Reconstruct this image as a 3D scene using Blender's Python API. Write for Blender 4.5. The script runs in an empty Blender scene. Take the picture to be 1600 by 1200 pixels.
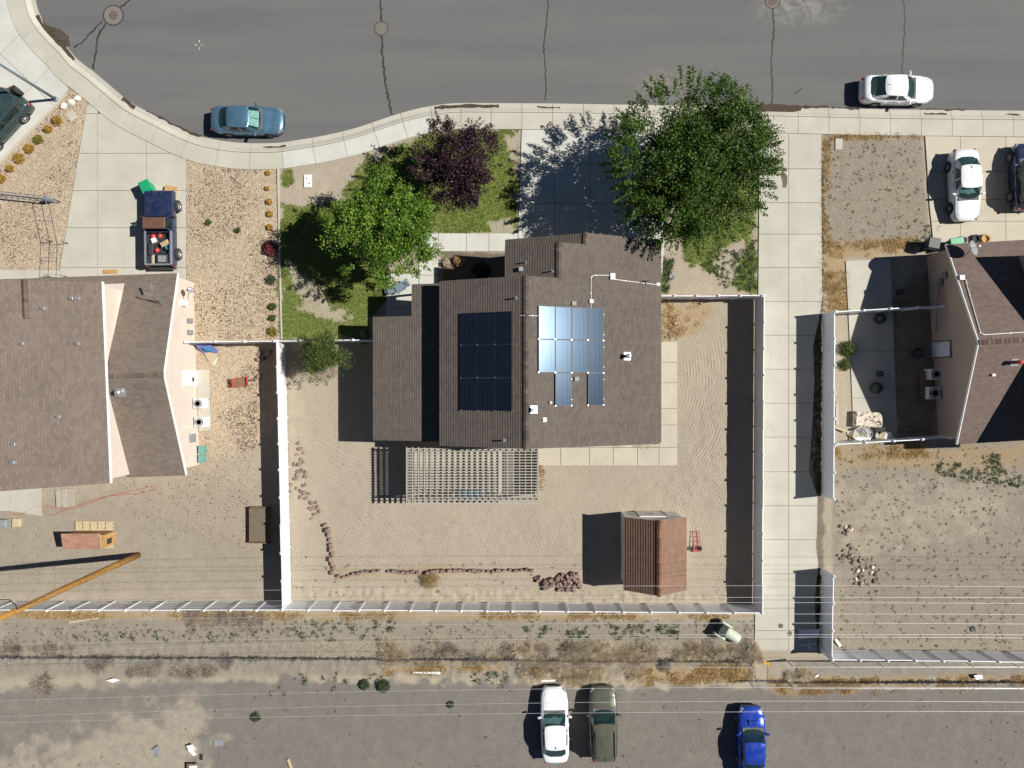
import bpy, math, random
import numpy as np
from mathutils import Vector, Matrix
random.seed(7); RS = np.random.RandomState(11)
SC = bpy.context.scene
COL = SC.collection
F, H = 1150.0, 49.0                      # focal length in photo pixels (1600 wide), flying height in metres
# ---------------------------------------------------------------- camera
cd = bpy.data.cameras.new('camera'); cam = bpy.data.objects.new('camera', cd); COL.objects.link(cam)
cam.location = (0, 0, H); cam.rotation_euler = (0, 0, 0)
cd.sensor_width = 36.0; cd.lens = 36.0 * F / 1600.0; cd.clip_end = 4000.0; cd.clip_start = 0.5
SC.camera = cam
# ---------------------------------------------------------------- sky + sun
SUN = Vector((0.975, 0.10, 1.0)).normalized()
w = bpy.data.worlds.new('World'); SC.world = w; w.use_nodes = True
wn = w.node_tree; wn.nodes.clear()
sky = wn.nodes.new('ShaderNodeTexSky'); sky.sky_type = 'NISHITA'; sky.sun_disc = False
sky.sun_elevation = math.asin(SUN.z); sky.sun_rotation = math.atan2(SUN.x, SUN.y)
sky.air_density = 0.6; sky.dust_density = 0.0; sky.ozone_density = 2.5; sky.altitude = 1300
bg = wn.nodes.new('ShaderNodeBackground'); bg.inputs[1].default_value = 0.05
wo = wn.nodes.new('ShaderNodeOutputWorld')
wn.links.new(sky.outputs[0], bg.inputs[0]); wn.links.new(bg.outputs[0], wo.inputs[0])
sd = bpy.data.lights.new('sun', 'SUN'); sd.energy = 5.0; sd.angle = math.radians(0.5); sd.color = (1.0, 0.965, 0.90)
sun = bpy.data.objects.new('sun', sd); COL.objects.link(sun); sun.location = SUN * 60
sun.rotation_euler = SUN.to_track_quat('Z', 'Y').to_euler()
SC.view_settings.view_transform = 'Standard'; SC.view_settings.look = 'None'
SC.view_settings.exposure = 0.42; SC.view_settings.gamma = 1.0; SC.view_settings.use_curve_mapping = False

# ---------------------------------------------------------------- helpers
def P(px, py, z=0.0):                     # photo pixel on the horizontal plane at height z
    k = (H - z) / F
    return Vector(((px - 800.0) * k, (600.0 - py) * k, z))
def S(r, g, b):
    def c(u):
        u /= 255.0
        return u / 12.92 if u <= .04045 else ((u + .055) / 1.055) ** 2.4
    return (c(r), c(g), c(b))
def A(r, g, b, k=1.25):                   # albedo for a sunlit colour of the photograph
    return tuple(min(.82, u / k) for u in S(r, g, b))
INV = {}
def thing(name, label, cat, loc=(0, 0, 0), rz=0.0, group=None):
    o = bpy.data.objects.new(name, None); COL.objects.link(o)
    o.empty_display_size = .3
    o.location = loc; o.rotation_euler = (0, 0, rz)
    o['label'] = label; o['category'] = cat
    if group: o['group'] = group
    INV[o.name] = (Matrix.Translation(Vector(loc)) @ Matrix.Rotation(rz, 4, 'Z')).inverted()
    return o
def tag(o, label, cat, group=None):
    o['label'] = label; o['category'] = cat
    if group: o['group'] = group
    return o
def stru(o, kind='structure'):
    o['kind'] = kind; return o
def link(name, me, parent=None):
    o = bpy.data.objects.new(name, me); COL.objects.link(o)
    if parent is not None: o.parent = parent
    INV[o.name] = INV.get(parent.name, Matrix.Identity(4)) if parent is not None else Matrix.Identity(4)
    return o
class MB:
    def __init__(s): s.v = []; s.f = []; s.uv = []
    def add(s, pts, faces, uvs=None):
        n = len(s.v); s.v += [tuple(p) for p in pts]
        for i, f in enumerate(faces):
            s.f.append(tuple(n + k for k in f)); s.uv.append(uvs[i] if uvs else None)
        return s
    def box(s, c, d, rz=0.0, M=None):
        x, y, z = d[0] / 2, d[1] / 2, d[2] / 2
        R = M if M is not None else Matrix.Rotation(rz, 3, 'Z')
        c = Vector(c)
        p = [c + R @ Vector((a * x, b * y, e * z)) for e in (-1, 1) for (a, b) in ((-1, -1), (1, -1), (1, 1), (-1, 1))]
        return s.add(p, [(3, 2, 1, 0), (4, 5, 6, 7), (0, 1, 5, 4), (1, 2, 6, 5), (2, 3, 7, 6), (3, 0, 4, 7)])
    def bbox(s, c, d, rz=0.0, bv=.02):    # box with a bevelled top edge
        x, y, z = d[0] / 2, d[1] / 2, d[2] / 2
        R = Matrix.Rotation(rz, 3, 'Z'); c = Vector(c); b = min(bv, x * .8, y * .8, z)
        L = [(x, y, -z), (x, y, z - b), (x - b, y - b, z)]
        p = [c + R @ Vector((a * l[0], e * l[1], l[2])) for l in L for (a, e) in ((-1, -1), (1, -1), (1, 1), (-1, 1))]
        fs = [(3, 2, 1, 0), (8, 9, 10, 11)]
        for k in (0, 4):
            for i in range(4): fs.append((k + i, k + (i + 1) % 4, k + 4 + (i + 1) % 4, k + 4 + i))
        return s.add(p, fs)
    def prism(s, poly, z0, z1):
        n = len(poly)
        ar = sum(poly[i][0] * poly[(i + 1) % n][1] - poly[(i + 1) % n][0] * poly[i][1] for i in range(n))
        if ar < 0: poly = poly[::-1]
        p = [(q[0], q[1], z0) for q in poly] + [(q[0], q[1], z1) for q in poly]
        fs = [tuple(range(n, 2 * n)), tuple(range(n - 1, -1, -1))]
        fs += [(i, (i + 1) % n, n + (i + 1) % n, n + i) for i in range(n)]
        return s.add(p, fs)
    def bar(s, a, b, wd, ht, up=(0, 0, 1)):   # rectangular bar from a to b
        a = Vector(a); b = Vector(b); d = (b - a); L = d.length
        if L < 1e-6: return s
        d /= L; u = Vector(up)
        if abs(d.dot(u)) > .98: u = Vector((1, 0, 0))
        sd_ = d.cross(u).normalized(); u = sd_.cross(d)
        M = Matrix((d, sd_, u)).transposed()
        return s.box((a + b) / 2, (L, wd, ht), M=M)
    def tube(s, a, b, r0, r1=None, n=8, cap=True):
        return s.path([a, b], [r0, r0 if r1 is None else r1], n, cap)
    def path(s, pts, rs, n=8, cap=True):
        pts = [Vector(p) for p in pts]
        if not isinstance(rs, (list, tuple)): rs = [rs] * len(pts)
        m0 = len(s.v); V = []; prev = None
        for i, p in enumerate(pts):
            d = (pts[min(i + 1, len(pts) - 1)] - pts[max(i - 1, 0)]).normalized()
            if prev is None:
                u = Vector((0, 0, 1)) if abs(d.z) < .9 else Vector((1, 0, 0))
                prev = d.cross(u).normalized()
            e = (prev - d * prev.dot(d)).normalized(); g = d.cross(e); prev = e
            for k in range(n):
                t = 2 * math.pi * k / n
                V.append(p + (e * math.cos(t) + g * math.sin(t)) * rs[i])
        fs = []
        for i in range(len(pts) - 1):
            for k in range(n):
                fs.append((i * n + k, i * n + (k + 1) % n, (i + 1) * n + (k + 1) % n, (i + 1) * n + k))
        if cap:
            fs.append(tuple(range(n - 1, -1, -1))); q = (len(pts) - 1) * n
            fs.append(tuple(range(q, q + n)))
        return s.add(V, fs)
    def lathe(s, c, prof, n=16, M=None):      # prof: (radius, height) along local z
        R = M if M is not None else Matrix.Identity(3); c = Vector(c); V = []; fs = []
        for (r, h) in prof:
            for k in range(n):
                t = 2 * math.pi * k / n
                V.append(c + R @ Vector((r * math.cos(t), r * math.sin(t), h)))
        for i in range(len(prof) - 1):
            for k in range(n):
                fs.append((i * n + k, i * n + (k + 1) % n, (i + 1) * n + (k + 1) % n, (i + 1) * n + k))
        fs.append(tuple(range(n - 1, -1, -1))); q = (len(prof) - 1) * n
        fs.append(tuple(range(q, q + n)))
        return s.add(V, fs)
    def mesh(s, name, m, smooth=False, Mi=None):
        me = bpy.data.meshes.new(name)
        v = s.v if Mi is None else [tuple(Mi @ Vector(p)) for p in s.v]
        me.from_pydata(v, [], s.f)
        if any(u is not None for u in s.uv):
            L = me.uv_layers.new(name='UVMap'); k = 0
            for f, u in zip(s.f, s.uv):
                for i in range(len(f)):
                    L.data[k].uv = u[i] if u else (0, 0); k += 1
        if m is not None: me.materials.append(m)
        if smooth: me.polygons.foreach_set('use_smooth', [True] * len(me.polygons))
        me.update(); return me
    def build(s, name, m, parent=None, world=True, smooth=False):
        Mi = INV.get(parent.name) if (parent is not None and world) else None
        return link(name, s.mesh(name, m, smooth, Mi), parent)
# ---------------------------------------------------------------- materials
class NT:
    def __init__(s, name):
        s.m = bpy.data.materials.new(name); s.m.use_nodes = True; s.t = s.m.node_tree; s.t.nodes.clear()
        s.out = s.t.nodes.new('ShaderNodeOutputMaterial')
    def n(s, typ, **kw):
        nd = s.t.nodes.new('ShaderNode' + typ)
        for k, v in kw.items():
            if k.startswith('_'): setattr(nd, k[1:], v)
            else:
                key = int(k[1:]) if k[0] == 'i' and k[1:].isdigit() else k.replace('__', ' ')
                s.put(nd.inputs[key], v)
        return nd
    def put(s, sock, v):
        if isinstance(v, bpy.types.NodeSocket): s.t.links.new(v, sock)
        elif isinstance(v, bpy.types.Node): s.t.links.new(v.outputs[0], sock)
        else:
            if sock.type == 'RGBA' and len(v) == 3: v = (*v, 1)
            sock.default_value = v
    def pos(s): return s.n('NewGeometry').outputs['Position']
    def noise(s, vec, scale, detail=4, rough=.55, dist=0.0):
        return s.n('TexNoise', Vector=vec, Scale=scale, Detail=detail, Roughness=rough, Distortion=dist).outputs[0]
    def ramp(s, fac, a, b):
        return s.n('MapRange', i0=fac, i1=a, i2=b, i3=0.0, i4=1.0).outputs[0]
    def math(s, op, a, b=0.0):
        return s.n('Math', _operation=op, i0=a, i1=b).outputs[0]
    def mix(s, fac, a, b, mode='MIX'):
        nd = s.t.nodes.new('ShaderNodeMix'); nd.data_type = 'RGBA'; nd.blend_type = mode
        s.put(nd.inputs[0], fac); s.put(nd.inputs[6], a); s.put(nd.inputs[7], b)
        return nd.outputs[2]
    def bump(s, h, strength, dist=.02, normal=None):
        nd = s.n('Bump', Strength=strength, Distance=dist, Height=h)
        if normal is not None: s.put(nd.inputs['Normal'], normal)
        return nd.outputs[0]
    def bsdf(s, col, rough=.8, normal=None, **kw):
        b = s.n('BsdfPrincipled'); s.put(b.inputs['Base Color'], col); s.put(b.inputs['Roughness'], rough)
        if normal is not None: s.put(b.inputs['Normal'], normal)
        for k, v in kw.items(): s.put(b.inputs[k.replace('__', ' ')], v)
        return b
    def done(s, sh):
        s.put(s.out.inputs[0], sh); return s.m
def cmul(c, k): return tuple(u * k for u in c)
def simple(name, col, rough=.7, var=.12, scale=3.0, bump=.2, bscale=40.0, bd=.01, rnd=0.0, metal=0.0, spec=.5, col2=None, coat=0.0):
    t = NT(name); p = t.pos()
    a = t.ramp(t.noise(p, scale, 5), .3, .7)
    c2 = col2 if col2 else cmul(col, 1 - 2 * var)
    c = t.mix(a, cmul(col, 1 + var) if not col2 else col, c2)
    f = t.ramp(t.noise(p, scale * 9, 3), .25, .75)
    c = t.mix(.35, c, t.mix(f, cmul(col, 1 - var * 1.5), cmul(col, 1 + var)))
    if rnd:
        oi = t.n('ObjectInfo').outputs['Random']
        k = t.n('MapRange', i0=oi, i1=0.0, i2=1.0, i3=1 - rnd, i4=1 + rnd).outputs[0]
        c = t.mix(1.0, c, t.n('CombineColor', i0=k, i1=k, i2=k).outputs[0], 'MULTIPLY')
    nm = t.bump(t.noise(p, bscale, 4), bump, bd) if bump else None
    return t.done(t.bsdf(c, rough, nm, Metallic=metal, Specular__IOR__Level=spec, Coat__Weight=coat))
M = {}
def vinyl():
    t = NT('white_vinyl'); p = t.pos(); z = t.n('SeparateXYZ', i0=p).outputs[2]
    c = t.mix(t.ramp(t.noise(p, 1.2, 5, .6), .3, .75), (.76, .77, .80), (.66, .67, .69))
    sp = t.math('MULTIPLY', t.ramp(z, .45, .05), t.ramp(t.noise(p, 5, 5, .75), .35, .65)); c = t.mix(t.math('MULTIPLY', sp, .6), c, A(176, 158, 134))
    return t.done(t.bsdf(c, .45))
M['white_vinyl'] = vinyl()
M['white_paint'] = simple('white_paint', (.78, .77, .74), .5, .05, 2, .1, 30)
M['cream_stucco'] = simple('cream_stucco', A(222, 208, 194), .9, .05, 1.2, .35, 60, .01)
M['tan_stucco'] = simple('tan_stucco', A(205, 182, 162), .9, .06, 1.2, .35, 60, .01)
M['beige_siding'] = simple('beige_siding', A(178, 165, 148), .85, .06, 1.2, .3, 40, .01)
M['galv'] = simple('galvanised_steel', (.52, .54, .55), .4, .15, 6, .05, 30, metal=.7)
M['dark_metal'] = simple('dark_metal', (.06, .06, .065), .5, .2, 6, .05, 30, metal=.4)
M['black_rubber'] = simple('black_rubber', (.025, .025, .026), .8, .2, 8, .1, 50)
M['black_plastic'] = simple('black_plastic', (.03, .03, .033), .5, .2, 8, .1, 50)
M['grey_plastic'] = simple('grey_plastic', (.25, .26, .27), .5, .15, 5, .1, 50)
M['wood_pale'] = simple('wood_pale', A(205, 188, 150), .8, .15, 6, .3, 50)
M['wood_grey'] = simple('wood_grey', A(185, 176, 160), .85, .15, 6, .3, 50, rnd=.1)
M['wood_orange'] = simple('wood_orange', A(196, 150, 92), .8, .2, 5, .3, 50)
M['wood_brown'] = simple('wood_brown', A(140, 112, 82), .85, .2, 5, .3, 50)
M['pergola'] = simple('weathered_white_wood', A(172, 167, 156), .8, .1, 5, .25, 60, rnd=.08)
M['green_plastic'] = simple('green_plastic', (.01, .30, .13), .45, .1, 3, .05, 30)
M['teal_plastic'] = simple('teal_plastic', A(112, 165, 152), .5, .1, 3, .05, 30)
M['red_paint'] = simple('red_paint', (.55, .05, .05), .45, .2, 8, .1, 40)
M['red_dust'] = simple('red_rust_paint', A(190, 78, 66), .6, .25, 8, .1, 40)
M['orange_cord'] = simple('faded_red_hose', A(190, 100, 80), .6, .1, 8, .05, 40)
M['blue_cloth'] = simple('blue_cloth', A(120, 130, 200), .9, .15, 4, .3, 30)
M['teal_cloth'] = simple('teal_cloth', A(50, 145, 175), .9, .2, 4, .3, 30)
M['tan_cloth'] = simple('tan_cloth', A(196, 178, 150), .9, .12, 4, .3, 30)
M['tarp'] = simple('pale_green_tarp', A(205, 215, 190), .6, .12, 3, .4, 15, .03)
M['dark_tarp'] = simple('dark_tarp', (.02, .03, .03), .5, .3, 4, .4, 15, .03)
M['cardboard'] = simple('cardboard', A(200, 160, 105), .85, .1, 4, .1, 30)
M['white_stone'] = simple('white_boulder', A(232, 220, 205), .9, .12, 5, .5, 15, .03)
M['block'] = simple('edging_block', A(148, 124, 114), .9, .15, 8, .5, 30, .02, rnd=.2)
M['stone'] = simple('brown_stone', A(150, 130, 118), .9, .2, 8, .5, 20, .03, rnd=.4)
M['bark'] = simple('bark', (.11, .085, .065), .95, .3, 8, .7, 25, .03)
M['pole'] = simple('pole_wood', A(178, 132, 62), .85, .25, 3, .5, 20, .02, col2=A(128, 88, 38))
M['hot_galv'] = simple('painted_steel_pole', A(128, 145, 158), .5, .1, 3, .05, 30, metal=.2)
M['iron'] = simple('cast_iron', A(112, 100, 92), .7, .2, 9, .5, 60, .01)
M['conc_ring'] = simple('concrete_collar', A(128, 122, 114), .9, .12, 6, .3, 60)
M['lamp_red'] = simple('tail_lamp_red', (.35, .02, .02), .2, .1, 5, 0)
M['lamp_clear'] = simple('head_lamp_clear', (.22, .24, .25), .12, .05, 5, 0)
M['chrome'] = simple('chrome', (.7, .7, .7), .2, .05, 5, 0, metal=1.0)
M['wire'] = simple('aluminium_wire', (.5, .5, .5), .5, .05, 2, 0, metal=.3)
M['black_wire'] = simple('black_cable', (.03, .03, .03), .6, .1, 2, 0)
M['yellow_paint'] = simple('yellow_paint', A(214, 160, 50), .6, .15, 6, .1, 30)
M['crack'] = simple('crack_sealant', A(62, 60, 56), .7, .3, 6, .2, 50)
M['chalk'] = simple('white_road_paint', A(205, 203, 198), .8, .25, 9, .2, 50)
M['debris'] = simple('damp_leaf_debris', A(82, 68, 54), .95, .3, 6, .6, 30, .02)
M['stain'] = simple('damp_silt', A(112, 100, 88), .9, .2, 4, .3, 30)
M['seat'] = simple('seat_cloth', (.12, .12, .12), .9, .1, 5, .1, 40)
M['sunshade'] = simple('silver_sunshade', (.8, .82, .8), .35, .1, 5, .3, 12, .03, metal=.4)

def concrete(name, col, stain=.38):
    t = NT(name); p = t.pos()
    c = t.mix(t.ramp(t.noise(p, .55, 6, .6), .32, .7), cmul(col, 1.06), cmul(col, .84))
    c = t.mix(t.math('MULTIPLY', t.ramp(t.noise(p, 1.7, 6, .65, .6), .58, .78), stain), c, cmul(col, .55))
    f = t.ramp(t.noise(p, 45, 3, .6), .3, .7)
    c = t.mix(.25, c, t.mix(f, cmul(col, .75), cmul(col, 1.12)))
    sp = t.ramp(t.noise(p, 7, 2, .5), .72, .78)
    c = t.mix(t.math('MULTIPLY', sp, .35), c, cmul(col, .4))
    dp = t.ramp(t.noise(p, 3.1, 3, .5, .3), .70, .76); c = t.mix(t.math('MULTIPLY', dp, .3), c, cmul(col, .38))
    lg = t.ramp(t.noise(t.n('Mapping', Vector=p, Scale=(1.3, .12, 1.0)).outputs[0], 1.6, 5, .65), .55, .78); c = t.mix(t.math('MULTIPLY', lg, stain * .6), c, cmul(col, .68))
    oi = t.n('ObjectInfo').outputs['Random']
    k = t.n('MapRange', i0=oi, i1=0.0, i2=1.0, i3=.975, i4=1.02).outputs[0]
    c = t.mix(1.0, c, t.n('CombineColor', i0=k, i1=k, i2=k).outputs[0], 'MULTIPLY')
    return t.done(t.bsdf(c, .88, t.bump(t.noise(p, 60, 4), .2, .008)))
M['concrete'] = concrete('plain_concrete', A(197, 192, 178))  # the concrete's own tone, shared by kerbs, sidewalks and driveways
M['concrete_new'] = concrete('pale_concrete', A(208, 207, 198), .30)
M['concrete_warm'] = concrete('warm_concrete', A(200, 191, 172))
M['joint'] = simple('joint_soil', A(120, 108, 92), .95, .2, 6, .4, 30)

def shingles(name, col, rnd=0.0):
    t = NT(name); uv = t.n('UVMap').outputs[0]; p = t.pos()
    br = t.n('TexBrick', Vector=uv, Color1=cmul(col, .76), Color2=cmul(col, 1.20), Mortar=cmul(col, .4), Scale=1.0,
             Mortar__Size=.009, Bias=0.0, Brick__Width=.32, Row__Height=.16)
    br.offset = .5
    c = br.outputs[0]
    c = t.mix(.3, c, t.mix(t.ramp(t.noise(p, 38, 3, .7), .3, .7), cmul(col, .55), cmul(col, 1.55)))
    c = t.mix(t.math('MULTIPLY', t.ramp(t.noise(p, .35, 5, .6), .35, .7), .35), c, cmul(col, 1.3))
    mp = t.n('Mapping', Vector=uv, Scale=(1.6, .16, 1.0)).outputs[0]
    c = t.mix(t.math('MULTIPLY', t.ramp(t.noise(mp, 2.2, 4, .6), .5, .8), .3), c, cmul(col, .62))
    fd = t.ramp(t.noise(p, .9, 6, .7, .8), .55, .75); c = t.mix(t.math('MULTIPLY', fd, .28), c, cmul(col, 1.45))
    gp = t.ramp(t.noise(p, 2.6, 4, .6), .66, .74); c = t.mix(t.math('MULTIPLY', gp, .22), c, cmul(col, .6))
    if rnd:
        k = t.n('MapRange', i0=t.n('ObjectInfo').outputs['Random'], i1=0.0, i2=1.0, i3=1 - rnd, i4=1 + rnd).outputs[0]
        c = t.mix(1.0, c, t.n('CombineColor', i0=k, i1=k, i2=k).outputs[0], 'MULTIPLY')
    return t.done(t.bsdf(c, .92, t.bump(t.noise(p, 90, 3), .4, .01), Specular__IOR__Level=.2))
CAPM = {}
for n_, c_ in (('main', A(98, 89, 82)), ('left', A(112, 98, 88)), ('right', A(112, 97, 90)), ('shed', A(130, 92, 72))): CAPM[n_] = shingles('ridge_shingle_' + n_, c_, .28)
M['shingle_main'] = shingles('dark_brown_shingles', A(106, 97, 90))
M['shingle_left'] = shingles('taupe_shingles', A(124, 112, 102))
M['shingle_right'] = shingles('mauve_shingles', A(118, 103, 96))
M['shingle_shed'] = shingles('red_brown_shingles', A(136, 108, 90))
M['shingle_coop'] = shingles('terracotta_shingles', A(176, 134, 112))

def paint(name, col, rough=.28, metal=0.0):
    t = NT(name); p = t.pos()
    d = t.ramp(t.noise(p, 3, 4), .35, .75)
    c = t.mix(t.math('MULTIPLY', d, .12), col, A(150, 140, 125))
    return t.done(t.bsdf(c, t.math('ADD', t.math('MULTIPLY', d, .12), rough), None, Metallic=metal, Coat__Weight=.6, Coat__Roughness=.08))
M['paint_white'] = paint('white_car_paint', (.74, .75, .77))
M['paint_bluegrey'] = paint('blue_grey_car_paint', (.07, .165, .245), .3, .35)
M['paint_olive'] = paint('olive_car_paint', (.105, .105, .075), .3, .3)
M['paint_blue'] = paint('bright_blue_car_paint', (.008, .045, .36), .22, .25)
M['paint_navy'] = paint('navy_car_paint', (.02, .03, .07), .25, .3)
M['paint_green'] = paint('dark_green_car_paint', (.02, .045, .05), .35, .1)
M['paint_pickup'] = paint('old_blue_truck_paint', (.009, .020, .068), .35, .1)
M['rust_roof'] = simple('rusted_truck_roof', A(118, 82, 64), .7, .25, 4, .3, 25, col2=A(84, 64, 58))
def glass(name, col=(.012, .03, .032), tr=.25):
    t = NT(name)
    b = t.bsdf(col, .04, None, Specular__IOR__Level=.6)
    g = t.n('BsdfTransparent', Color=(.45, .62, .6))
    mx = t.n('MixShader', i0=tr); t.put(mx.inputs[1], b.outputs[0]); t.put(mx.inputs[2], g.outputs[0])
    return t.done(mx.outputs[0])
M['glass'] = glass('tinted_car_glass')
M['glass_clear'] = glass('windscreen_glass', (.02, .05, .055), .55)
M['window_glass'] = glass('window_glass', (.42, .44, .46), .05)
def solar(name):
    t = NT(name); uv = t.n('UVMap').outputs[0]
    sx = t.n('SeparateXYZ', i0=uv)
    def lines(o, n, wd):
        f = t.math('FRACT', t.math('MULTIPLY', o, n)); d = t.math('ABSOLUTE', t.math('SUBTRACT', f, .5))
        return t.math('GREATER_THAN', d, .5 - wd)
    l = t.math('MAXIMUM', lines(sx.outputs[0], 6.0, .03), lines(sx.outputs[1], 10.0, .025))
    c = t.mix(t.math('MULTIPLY', l, .6), (.006, .010, .020), (.05, .06, .075))
    nz = t.noise(t.n('Mapping', Vector=uv, Scale=(14.0, .4, 1.0)).outputs[0], 1.0, 2)
    c = t.mix(t.math('MULTIPLY', nz, .5), c, (.012, .02, .035))
    r = t.math('ADD', t.math('MULTIPLY', nz, .06), .15)
    return t.done(t.bsdf(c, r, None, Specular__IOR__Level=.28, Specular__Tint=(.5, .72, 1.0)))
M['solar'] = solar('solar_cells')
def leafmat(name, cols, tr=.3, rough=.5, tc=(1.3, 1.25, .6)):
    t = NT(name)
    a = t.n('Attribute', _attribute_name='tint').outputs['Fac']
    r = t.n('ValToRGB', i0=a); cr = r.color_ramp
    while len(cr.elements) < len(cols): cr.elements.new(.5)
    for i, c in enumerate(cols):
        cr.elements[i].position = i / (len(cols) - 1); cr.elements[i].color = (*c, 1)
    b = t.bsdf(r.outputs[0], rough, None, Specular__IOR__Level=.3)
    tl = t.n('BsdfTranslucent', Color=t.mix(1.0, r.outputs[0], tc, 'MULTIPLY'))
    mx = t.n('MixShader', i0=tr); t.put(mx.inputs[1], b.outputs[0]); t.put(mx.inputs[2], tl.outputs[0])
    return t.done(mx.outputs[0])
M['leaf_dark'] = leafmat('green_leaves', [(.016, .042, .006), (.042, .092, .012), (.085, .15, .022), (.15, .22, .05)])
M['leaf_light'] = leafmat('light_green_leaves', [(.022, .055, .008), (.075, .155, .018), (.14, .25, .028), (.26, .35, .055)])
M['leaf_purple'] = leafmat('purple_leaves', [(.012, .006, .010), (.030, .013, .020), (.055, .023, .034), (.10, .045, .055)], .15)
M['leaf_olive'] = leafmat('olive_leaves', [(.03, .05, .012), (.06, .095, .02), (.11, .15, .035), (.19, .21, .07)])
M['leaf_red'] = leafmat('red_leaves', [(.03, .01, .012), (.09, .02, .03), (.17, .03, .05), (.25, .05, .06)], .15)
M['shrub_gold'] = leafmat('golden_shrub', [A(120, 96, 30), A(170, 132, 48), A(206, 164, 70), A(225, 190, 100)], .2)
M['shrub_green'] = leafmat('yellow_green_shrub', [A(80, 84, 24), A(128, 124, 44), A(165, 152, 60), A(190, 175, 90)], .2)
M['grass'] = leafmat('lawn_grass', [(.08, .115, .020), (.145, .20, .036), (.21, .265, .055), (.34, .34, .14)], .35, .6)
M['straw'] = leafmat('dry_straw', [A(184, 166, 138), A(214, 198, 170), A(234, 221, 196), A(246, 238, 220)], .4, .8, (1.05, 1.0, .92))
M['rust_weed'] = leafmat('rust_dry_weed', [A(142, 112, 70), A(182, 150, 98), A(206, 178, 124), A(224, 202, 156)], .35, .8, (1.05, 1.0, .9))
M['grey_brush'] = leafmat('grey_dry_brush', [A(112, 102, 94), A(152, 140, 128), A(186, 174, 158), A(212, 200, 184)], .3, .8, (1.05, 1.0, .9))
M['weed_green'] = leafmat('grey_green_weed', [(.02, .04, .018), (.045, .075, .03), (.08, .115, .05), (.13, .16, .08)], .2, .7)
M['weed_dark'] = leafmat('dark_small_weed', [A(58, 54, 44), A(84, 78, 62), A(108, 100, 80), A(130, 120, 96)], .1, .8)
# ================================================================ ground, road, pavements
_tab = np.random.RandomState(5).rand(257, 257)
def vnoise(x, y, s, seed=0):
    x = np.asarray(x) * s + seed * 17.31; y = np.asarray(y) * s + seed * 7.77
    xi = np.floor(x).astype(int); yi = np.floor(y).astype(int); fx = x - xi; fy = y - yi
    fx = fx * fx * (3 - 2 * fx); fy = fy * fy * (3 - 2 * fy)
    a = _tab[xi % 256, yi % 256]; b = _tab[(xi + 1) % 256, yi % 256]
    c = _tab[xi % 256, (yi + 1) % 256]; d = _tab[(xi + 1) % 256, (yi + 1) % 256]
    return (a * (1 - fx) + b * fx) * (1 - fy) + (c * (1 - fx) + d * fx) * fy
def fbm(x, y, s, seed=0, o=4):
    r = 0; k = .5; t = 0
    for i in range(o): r = r + k * vnoise(x, y, s * 2 ** i, seed + i); t += k; k *= .55
    return r / t
def sdist(px, py, poly):                 # signed distance in photo pixels, positive inside
    d = np.full(px.shape, 1e9); ins = np.zeros(px.shape, bool); n = len(poly)
    for i in range(n):
        ax, ay = poly[i]; bx, by = poly[(i + 1) % n]
        ex, ey = bx - ax, by - ay; L = ex * ex + ey * ey + 1e-9
        t = np.clip(((px - ax) * ex + (py - ay) * ey) / L, 0, 1)
        d = np.minimum(d, np.hypot(px - ax - t * ex, py - ay - t * ey))
        cnd = ((ay > py) != (by > py)) & (px < (bx - ax) * (py - ay) / (by - ay + 1e-12) + ax)
        ins ^= cnd
    return np.where(ins, d, -d)
def sst(x, a, b):
    t = np.clip((x - a) / (b - a), 0, 1); return t * t * (3 - 2 * t)
C0 = [(46, -200), (44, -120), (47, -50), (54, 0), (64, 28), (83, 52), (103, 72), (120, 92), (145, 111), (170, 132), (195, 153), (215, 166), (245, 181),
      (280, 199), (310, 211), (340, 218), (372, 222), (402, 223), (435, 222), (470, 217), (510, 210), (555, 199), (597, 185), (625, 176),
      (655, 168), (690, 162), (720, 160), (760, 160), (860, 160.5), (950, 162), (1060, 163.5), (1200, 165.5), (1300, 168), (1400, 170), (1500, 171), (1600, 172), (2400, 178)]
def resample(pts, step):
    out = [Vector(pts[0])]
    for i in range(len(pts) - 1):          # Catmull-Rom
        p0 = Vector(pts[max(i - 1, 0)]); p1 = Vector(pts[i]); p2 = Vector(pts[i + 1]); p3 = Vector(pts[min(i + 2, len(pts) - 1)])
        n = max(2, int((p2 - p1).length / 4))
        for k in range(1, n + 1):
            t = k / n
            if (p2 - p1).length > 80: q = p1.lerp(p2, t)
            else: q = .5 * ((2 * p1) + (p2 - p0) * t + (2 * p0 - 5 * p1 + 4 * p2 - p3) * t * t + (3 * p1 - p0 - 3 * p2 + p3) * t ** 3)
            out.append(q)
    res = [out[0]]; acc = 0.0
    for a, b in zip(out, out[1:]):
        L = (b - a).length
        while acc + L >= step:
            r = (step - acc) / L; a = a.lerp(b, r); res.append(a.copy()); L = (b - a).length; acc = 0.0
        acc += L
    return res
EDGE = resample(C0, 6.0)
NORM = []
for i in range(len(EDGE)):
    d = (EDGE[min(i + 3, len(EDGE) - 1)] - EDGE[max(i - 3, 0)]).normalized(); NORM.append(Vector((-d.y, d.x)))   # towards the yards
def off(i, d): return EDGE[i] + NORM[i] * d
ROADPOLY = [tuple(e) for e in EDGE] + [(2400, -100), (700, -110), (560, -200), (420, -300), (250, -340), (120, -300)]
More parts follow.
